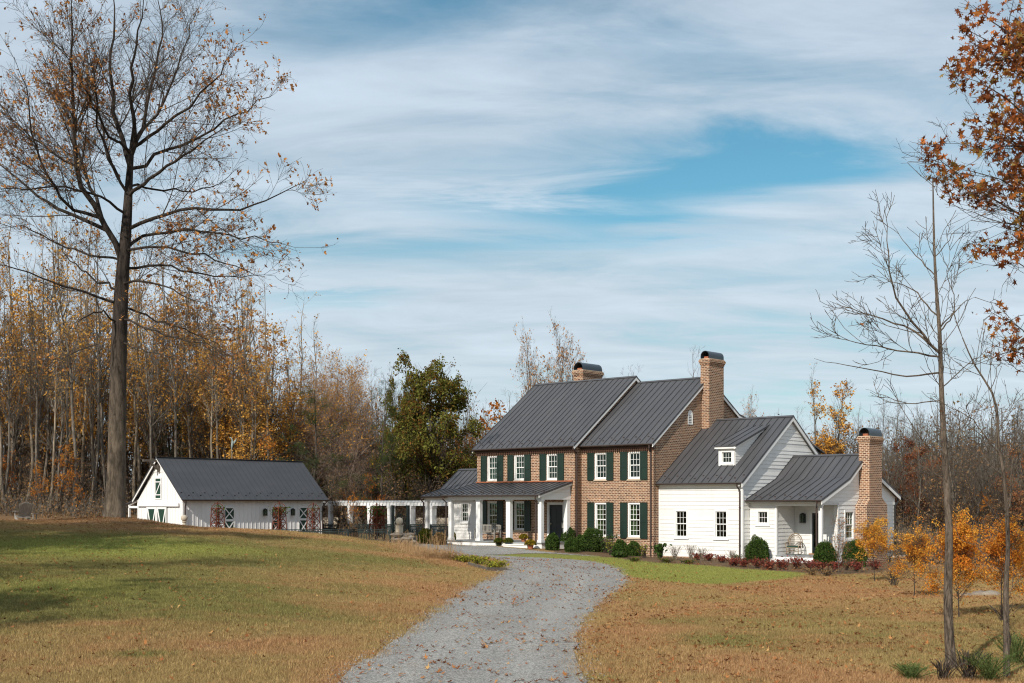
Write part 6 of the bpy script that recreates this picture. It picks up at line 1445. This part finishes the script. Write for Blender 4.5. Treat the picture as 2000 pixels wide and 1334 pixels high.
tag(m_.build('edging_board', 'old_timber'), 'dark timber edging board at the bend of the drive', 'edging')

# ------------------------------------------------------------------ furniture and small things
def bench():
    x, y = H(-15.42, -2.1); r = thing('garden_bench', 'weathered slatted wooden bench on the front porch behind the second post', 'bench', (x, y, .857), -TH)
    w = .76
    for sx in (-w, w): m = MB(); m.box(sx - .03, sx + .03, .22, .28, 0, .85); m.build('leg', 'weathered_wood', r); m = MB(); m.box(sx - .03, sx + .03, -.28, -.22, 0, .60); m.build('leg', 'weathered_wood', r); m = MB(); m.box(sx - .035, sx + .035, -.32, .24, .60, .64); m.build('armrest', 'weathered_wood', r)
    m = MB(); [m.box(-w, w, -.27 + i * .1, -.19 + i * .1, .40, .43) for i in range(5)]; m.box(-w, w, -.27, -.24, .33, .40); m.build('seat', 'weathered_wood', r)
    m = MB(); m.box(-w + .03, w - .03, .235, .265, .80, .87); m.box(-w + .03, w - .03, .235, .265, .46, .51); [m.box(-w + .08 + i * .105, -w + .13 + i * .105, .24, .26, .51, .80) for i in range(14)]; m.build('backrest', 'weathered_wood', r)
bench()
def wicker_chair():
    x, y = H(2.0, 1.55); r = thing('wicker_rocker', 'high-backed wicker rocking chair with a green cushion on the recessed porch', 'chair', (x, y, .398), -TH + R(12)); r.scale = (.9, .9, .9)
    arc = lambda rr, zz, n=14: [(rr * math.cos(math.pi * i / n), .24 + .06 * math.sin(math.pi * i / n), zz + rr * 1.25 * math.sin(math.pi * i / n)) for i in range(n + 1)]
    m = MB(); A = arc(.40, .66); m.tube([(.40, .24, .36)] + A + [(-.40, .24, .36)], .032, 6)
    A2 = arc(.32, .66); m.tube([(.32, .22, .4)] + A2 + [(-.32, .22, .4)], .02, 6)
    for i in range(13):
        xx = -.30 + .05 * i; zt = .66 + .32 * 1.25 * math.sqrt(max(0, 1 - (xx / .32) ** 2)); m.tube([(xx, .20, .42), (xx, .26, zt)], .008, 4)
    m.tube([(-.38, .23, .72), (0, .27, .70), (.38, .23, .72)], .016, 5); m.tube([(-.3, .22, .9), (0, .28, .98), (.3, .22, .9)], .01, 5); m.build('backrest', 'wicker', r)
    for s_ in (-1, 1): m = MB(); m.tube([(s_ * .38, .24, .68), (s_ * .42, 0, .66), (s_ * .40, -.26, .62), (s_ * .34, -.30, .40)], .028, 6); m.build('armrest', 'wicker', r)
    m = MB(); m.box(-.35, .35, -.30, .22, .36, .41); m.tube([(-.35, -.30, .30), (0, -.32, .24), (.35, -.30, .30)], .018, 5); m.build('seat', 'wicker', r)
    m = MB(); m.box(-.31, .31, -.28, .18, .41, .49); m.build('cushion', 'cushion_green', r)
    for s_ in (-1, 1):
        m = MB(); m.tube([(s_ * .33, -.27, .38), (s_ * .34, -.28, .06)], .022, 6); m.build('leg', 'wicker', r); m = MB(); m.tube([(s_ * .33, .22, .38), (s_ * .34, .24, .06)], .022, 6); m.build('leg', 'wicker', r)
        m = MB(); m.tube([(s_ * .34, -.42, .10), (s_ * .34, -.2, .03), (s_ * .34, .15, .03), (s_ * .34, .46, .12)], .02, 6); m.build('rocker', 'wicker', r)
    m = MB(); m.tube([(-.34, -.27, .16), (.34, -.27, .16)], .014, 5); m.tube([(-.33, -.27, .16), (0, -.27, .24), (.33, -.27, .16)], .012, 5); m.build('stretcher', 'wicker', r)
wicker_chair()
def adirondack():
    x, y = XY(45, 74); z = gz(x, y); r = thing('adirondack_chair', 'grey wooden reclining chair at the edge of the left woodland', 'chair', (x, y, z + .1), R(215)); r.scale = (1.25,) * 3
    m = MB(); [m.bar((-.24 + i * .08, .25, .32), (-.27 + i * .09, .62, 1.0 - abs(i - 3) * .03), .075, .02) for i in range(7)]; m.build('backrest', 'weathered_wood', r)
    m = MB(); [m.bar((-.28, -.3 + i * .09, .36 - i * .015), (.28, -.3 + i * .09, .36 - i * .015), .075, .02) for i in range(7)]; m.build('seat', 'weathered_wood', r)
    for s_ in (-1, 1): m = MB(); m.box(s_ * .3 - .02, s_ * .3 + .02, -.32, -.24, 0, .56); m.build('leg', 'weathered_wood', r); m = MB(); m.bar((s_ * .3, -.3, .3), (s_ * .3, .62, .02), .03, .12); m.build('leg', 'weathered_wood', r); m = MB(); m.box(s_ * .36 - .07, s_ * .36 + .07, -.38, .42, .56, .58); m.build('armrest', 'weathered_wood', r)
    x, y = XY(58, 74.6); r = thing('side_table', 'small low wooden table beside the reclining chair', 'table', (x, y, gz(x, y) + .1)); m = MB(); m.box(-.35, .35, -.3, .3, .52, .56); m.build('tabletop', 'weathered_wood', r)
    for a in (-1, 1):
        for b in (-1, 1): m = MB(); m.box(a * .3 - .025, a * .3 + .025, b * .25 - .025, b * .25 + .025, 0, .52); m.build('leg', 'weathered_wood', r)
adirondack()
def bird():
    x, y = XY(453, 92); z = gz(x, y); zt = CZ + (HOR - 862) / FPX * 92; r = thing('bird_ornament', 'verdigris heron figure with raised wing on a pole behind the barn', 'ornament', (x, y, z))
    h_ = zt - z; m = MB(); m.tube([(0, 0, 0), (0, 0, h_ - .55)], .03, 6); m.build('pole', 'verdigris', r)
    m = MB(); m.tube([(-.05, 0, h_ - .6), (0, 0, h_ - .35), (.06, 0, h_ - .12), (.02, 0, h_ + .12), (-.1, 0, h_ + .28), (-.3, 0, h_ + .26)], [.03, .12, .13, .06, .05, .01], 8); m.prism([(.05, 0, h_ - .1), (.5, .02, h_ + .25), (.42, .02, h_ + .05), (.3, .02, h_ - .1), (.08, 0, h_ - .3)], (0, .03, 0)); m.build('bird_body', 'verdigris', r); r.scale = (.7, .7, 1)
bird()
def mailbox():
    x, y = H(-10.52, -1.24); r = thing('wall_lantern', 'pale grey lantern hanging beside the dark front door', 'lantern', (x, y, 1.55), -TH); m = MB(); m.lathe([(.05, 0), (.13, .04), (.15, .3), (.06, .42), (.03, .5)], n=10); m.build('shade', 'weathered_wood', r); m = MB(); m.tube([(0, 0, .5), (0, .12, .62)], .012, 5); m.build('bracket', 'lantern_black', r)
mailbox()

# ------------------------------------------------------------------ grass, fallen leaves
def mk_tuft_mat():
    m, nt = new_mat('grass_blades'); g = NT(nt); P = g.N('ShaderNodeNewGeometry').outputs['Position']
    at = g.N('ShaderNodeAttribute', attribute_name='zone'); at.attribute_type = 'INSTANCER'
    col, h = ground_color(g, P, at); ri = g.N('ShaderNodeNewGeometry').outputs['Random Per Island']
    sc = g.N('ShaderNodeVectorMath', operation='SCALE'); g.L(col, sc.inputs[0]); g.L(g.maprange(ri, 0, 1, .55, 2.1), sc.inputs['Scale'])
    o = g.N('ShaderNodeOutputMaterial'); d = g.N('ShaderNodeBsdfDiffuse'); t = g.N('ShaderNodeBsdfTranslucent'); g.L(sc.outputs[0], d.inputs[0]); g.L(sc.outputs[0], t.inputs[0])
    mx = g.N('ShaderNodeMixShader'); mx.inputs[0].default_value = .3; g.L(d.outputs[0], mx.inputs[1]); g.L(t.outputs[0], mx.inputs[2]); g.L(mx.outputs[0], o.inputs[0]); MAT['grass_blades'] = m
mk_tuft_mat()
def lawn_grass():
    g = np.random.default_rng(71); N = 26000; Y = np.sqrt(g.uniform(13 ** 2, 62 ** 2, N * 2)); Y = Y[g.random(len(Y)) < np.clip(26 / Y, .3, 1) ** 1.2]
    x = g.uniform(-.46, .46, len(Y)) * Y; ok = ~inside(DRIVE_S, x, Y); d = edge_dist(DRIVE_S[::2], x, Y); ok &= ~inside(BED_S, x, Y)
    u, v = UV(x, Y); ok &= ~((v > -1.0) & (u < 5)); x, Y = x[ok], Y[ok]
    z = hgt(x, Y) - .005; n = len(x); me = bpy.data.meshes.new('lawn_grass'); me.vertices.add(n); me.vertices.foreach_set('co', np.stack([x, Y, z], 1).astype(np.float32).ravel())
    zc = np.ones((n, 4), np.float32); zc[:, :3] = zone(x, Y); a = me.color_attributes.new('zone', 'FLOAT_COLOR', 'POINT'); a.data.foreach_set('color', zc.ravel())
    o = bpy.data.objects.new('lawn_grass', me); COL.objects.link(o); tag(o, 'short patchy grass, tan and green, growing over the lawns', 'grass', kind='stuff')
    srcs = bpy.data.collections.new('grass_sources')
    for k in range(3):
        nb = 130; c = np.zeros((nb, 3)); c[:, :2] = g.normal(size=(nb, 2)) * .17; h_ = g.uniform(.02, .07, nb); ang = g.random(nb) * 6.28; wd = .0035; dx, dy = np.cos(ang) * wd, np.sin(ang) * wd; tip = g.normal(size=(nb, 2)) * .022
        V = np.stack([c + np.stack([dx, dy, 0 * dx], 1), c - np.stack([dx, dy, 0 * dx], 1), c + np.stack([tip[:, 0], tip[:, 1], h_], 1)], 1).reshape(-1, 3)
        s = np_mesh('grass_tuft', [(V, np.arange(nb * 3).reshape(nb, 3), 0)], ['grass_blades'], smooth_mats=()); COL.objects.unlink(s); srcs.objects.link(s)
    ng = bpy.data.node_groups.new('scatter_grass', 'GeometryNodeTree'); ng.interface.new_socket('Geometry', in_out='INPUT', socket_type='NodeSocketGeometry'); ng.interface.new_socket('Geometry', in_out='OUTPUT', socket_type='NodeSocketGeometry')
    NN = ng.nodes; gi, go = NN.new('NodeGroupInput'), NN.new('NodeGroupOutput'); ip = NN.new('GeometryNodeInstanceOnPoints'); ci = NN.new('GeometryNodeCollectionInfo'); ci.inputs['Collection'].default_value = srcs; ci.inputs['Separate Children'].default_value = True; ci.inputs['Reset Children'].default_value = True
    ip.inputs['Pick Instance'].default_value = True; rv = NN.new('FunctionNodeRandomValue'); rv.data_type = 'FLOAT_VECTOR'; rv.inputs[0].default_value = (0, 0, 0); rv.inputs[1].default_value = (0, 0, 6.28)
    rs = NN.new('FunctionNodeRandomValue'); rs.data_type = 'FLOAT'; rs.inputs[2].default_value = .7; rs.inputs[3].default_value = 1.35; rs.inputs['Seed'].default_value = 3
    L = ng.links.new; L(gi.outputs[0], ip.inputs['Points']); L(ci.outputs[0], ip.inputs['Instance']); L(rv.outputs[0], ip.inputs['Rotation']); L(rs.outputs[1], ip.inputs['Scale']); L(ip.outputs[0], go.inputs[0])
    md = o.modifiers.new('scatter', 'NODES'); md.node_group = ng
lawn_grass()
def fallen():
    g = np.random.default_rng(81); n = 60000; Y = np.sqrt(g.uniform(13 ** 2, 60 ** 2, n)); x = g.uniform(-.45, .45, n) * Y
    den = np.array([.5 + .9 * mnoise.noise(Vector((a * .45, b * .45, 3.))) + .5 * mnoise.noise(Vector((a * 1.6, b * 1.6, 9.))) for a, b in zip(x, Y)])
    right = x > (.05 * Y); onr = inside(DRIVE_S, x, Y); inl = inside(LAWN_S, x, Y); den = den * np.where(onr, .62, np.where(right, .95, .26)); den = np.where(inl, den * .25, den); tx, ty = XY(222, 57); den += .8 * np.exp(-(((x - tx) / 4) ** 2 + ((Y - ty) / 3) ** 2))
    u, v = UV(x, Y); k = (g.random(n) < den) & ~((v > -1.1) & (u < 5)) & ~((v > -4.1) & (u < -10)); x, Y = x[k], Y[k]; n = len(x); z = hgt(x, Y) + np.where(inside(DRIVE_S, x, Y), .035, .045)
    T = LEAF['lobed']; kk = len(T); a = g.random(n) * 6.28; s = g.uniform(.045, .115, n)[:, None]; curl = g.uniform(.1, .9, n)[:, None]; tilt = g.normal(size=n)[:, None] * .35
    lx, ly = T[None, :, 0] * s, T[None, :, 1] * s; V = np.stack([x[:, None] + lx * np.cos(a)[:, None] - ly * np.sin(a)[:, None], Y[:, None] + lx * np.sin(a)[:, None] + ly * np.cos(a)[:, None], z[:, None] + (lx ** 2 + ly ** 2) / s * curl * 1.6 + lx * tilt], 2)
    o = np_mesh('fallen_leaves', [(V.reshape(-1, 3), np.arange(n * kk).reshape(n, kk), 0)], ['leaf_litter']); tag(o, 'curled brown leaves scattered over the lawns and gravel', 'leaves', kind='stuff')
fallen()

# ------------------------------------------------------------------ labels that single out each repeated tree
def number_labels():
    W = 'first second third fourth fifth sixth seventh eighth ninth tenth eleventh twelfth thirteenth fourteenth fifteenth'.split()
    place_l = [(-9e9, 0, 'beyond the left edge'), (0, 100, 'at the far left'), (100, 205, 'left of the huge tulip tree'), (205, 265, 'behind the tulip tree trunk'), (265, 360, 'behind the barn gable'), (360, 470, 'behind the barn roof\'s left half'), (470, 625, 'behind the barn roof\'s right half'), (625, 760, 'above the left half of the pergola'), (760, 925, 'above the right half of the pergola'), (925, 1150, 'behind the left end of the house'), (1150, 1400, 'behind the main ridge'), (1400, 1600, 'behind the white wing'), (1600, 1730, 'beside the right chimney'), (1730, 1830, 'just right of the right chimney'), (1830, 1900, 'behind the straight bare trunk'), (1900, 2001, 'at the far right'), (2001, 9e9, 'beyond the right edge')]
    groups = {}
    for o in bpy.data.objects:
        if o.get('group') and o.get('group').split(' of ')[0].split(' behind')[0] in ('tall pale-trunked trees', 'sapling clumps', 'leafless grey trees', 'rust-leaved oaks') or o.get('group') == 'leafy amber trees of the left woodland':
            px = 1000 + o.location.x / o.location.y * FPX
            pl = next(p for a, b, p in place_l if a <= px < b); groups.setdefault((o['label'].split(' in the ')[0].split(' of the ')[0].split(' standing')[0].split(' among')[0].split(' behind')[0], pl), []).append((px, o))
    for (base, pl), L_ in groups.items():
        if 'beyond' in pl:
            for _, o in L_: o['label'] = f'{base} {pl}'; o['group'] = o['group'] + ' ' + pl
            continue
        L_.sort(key=lambda q: q[0])
        for i, (_, o) in enumerate(L_): o['label'] = f'{W[min(i, 14)]} {base} from the left {pl}' if len(L_) > 1 else f'only {base} {pl}'
number_labels()
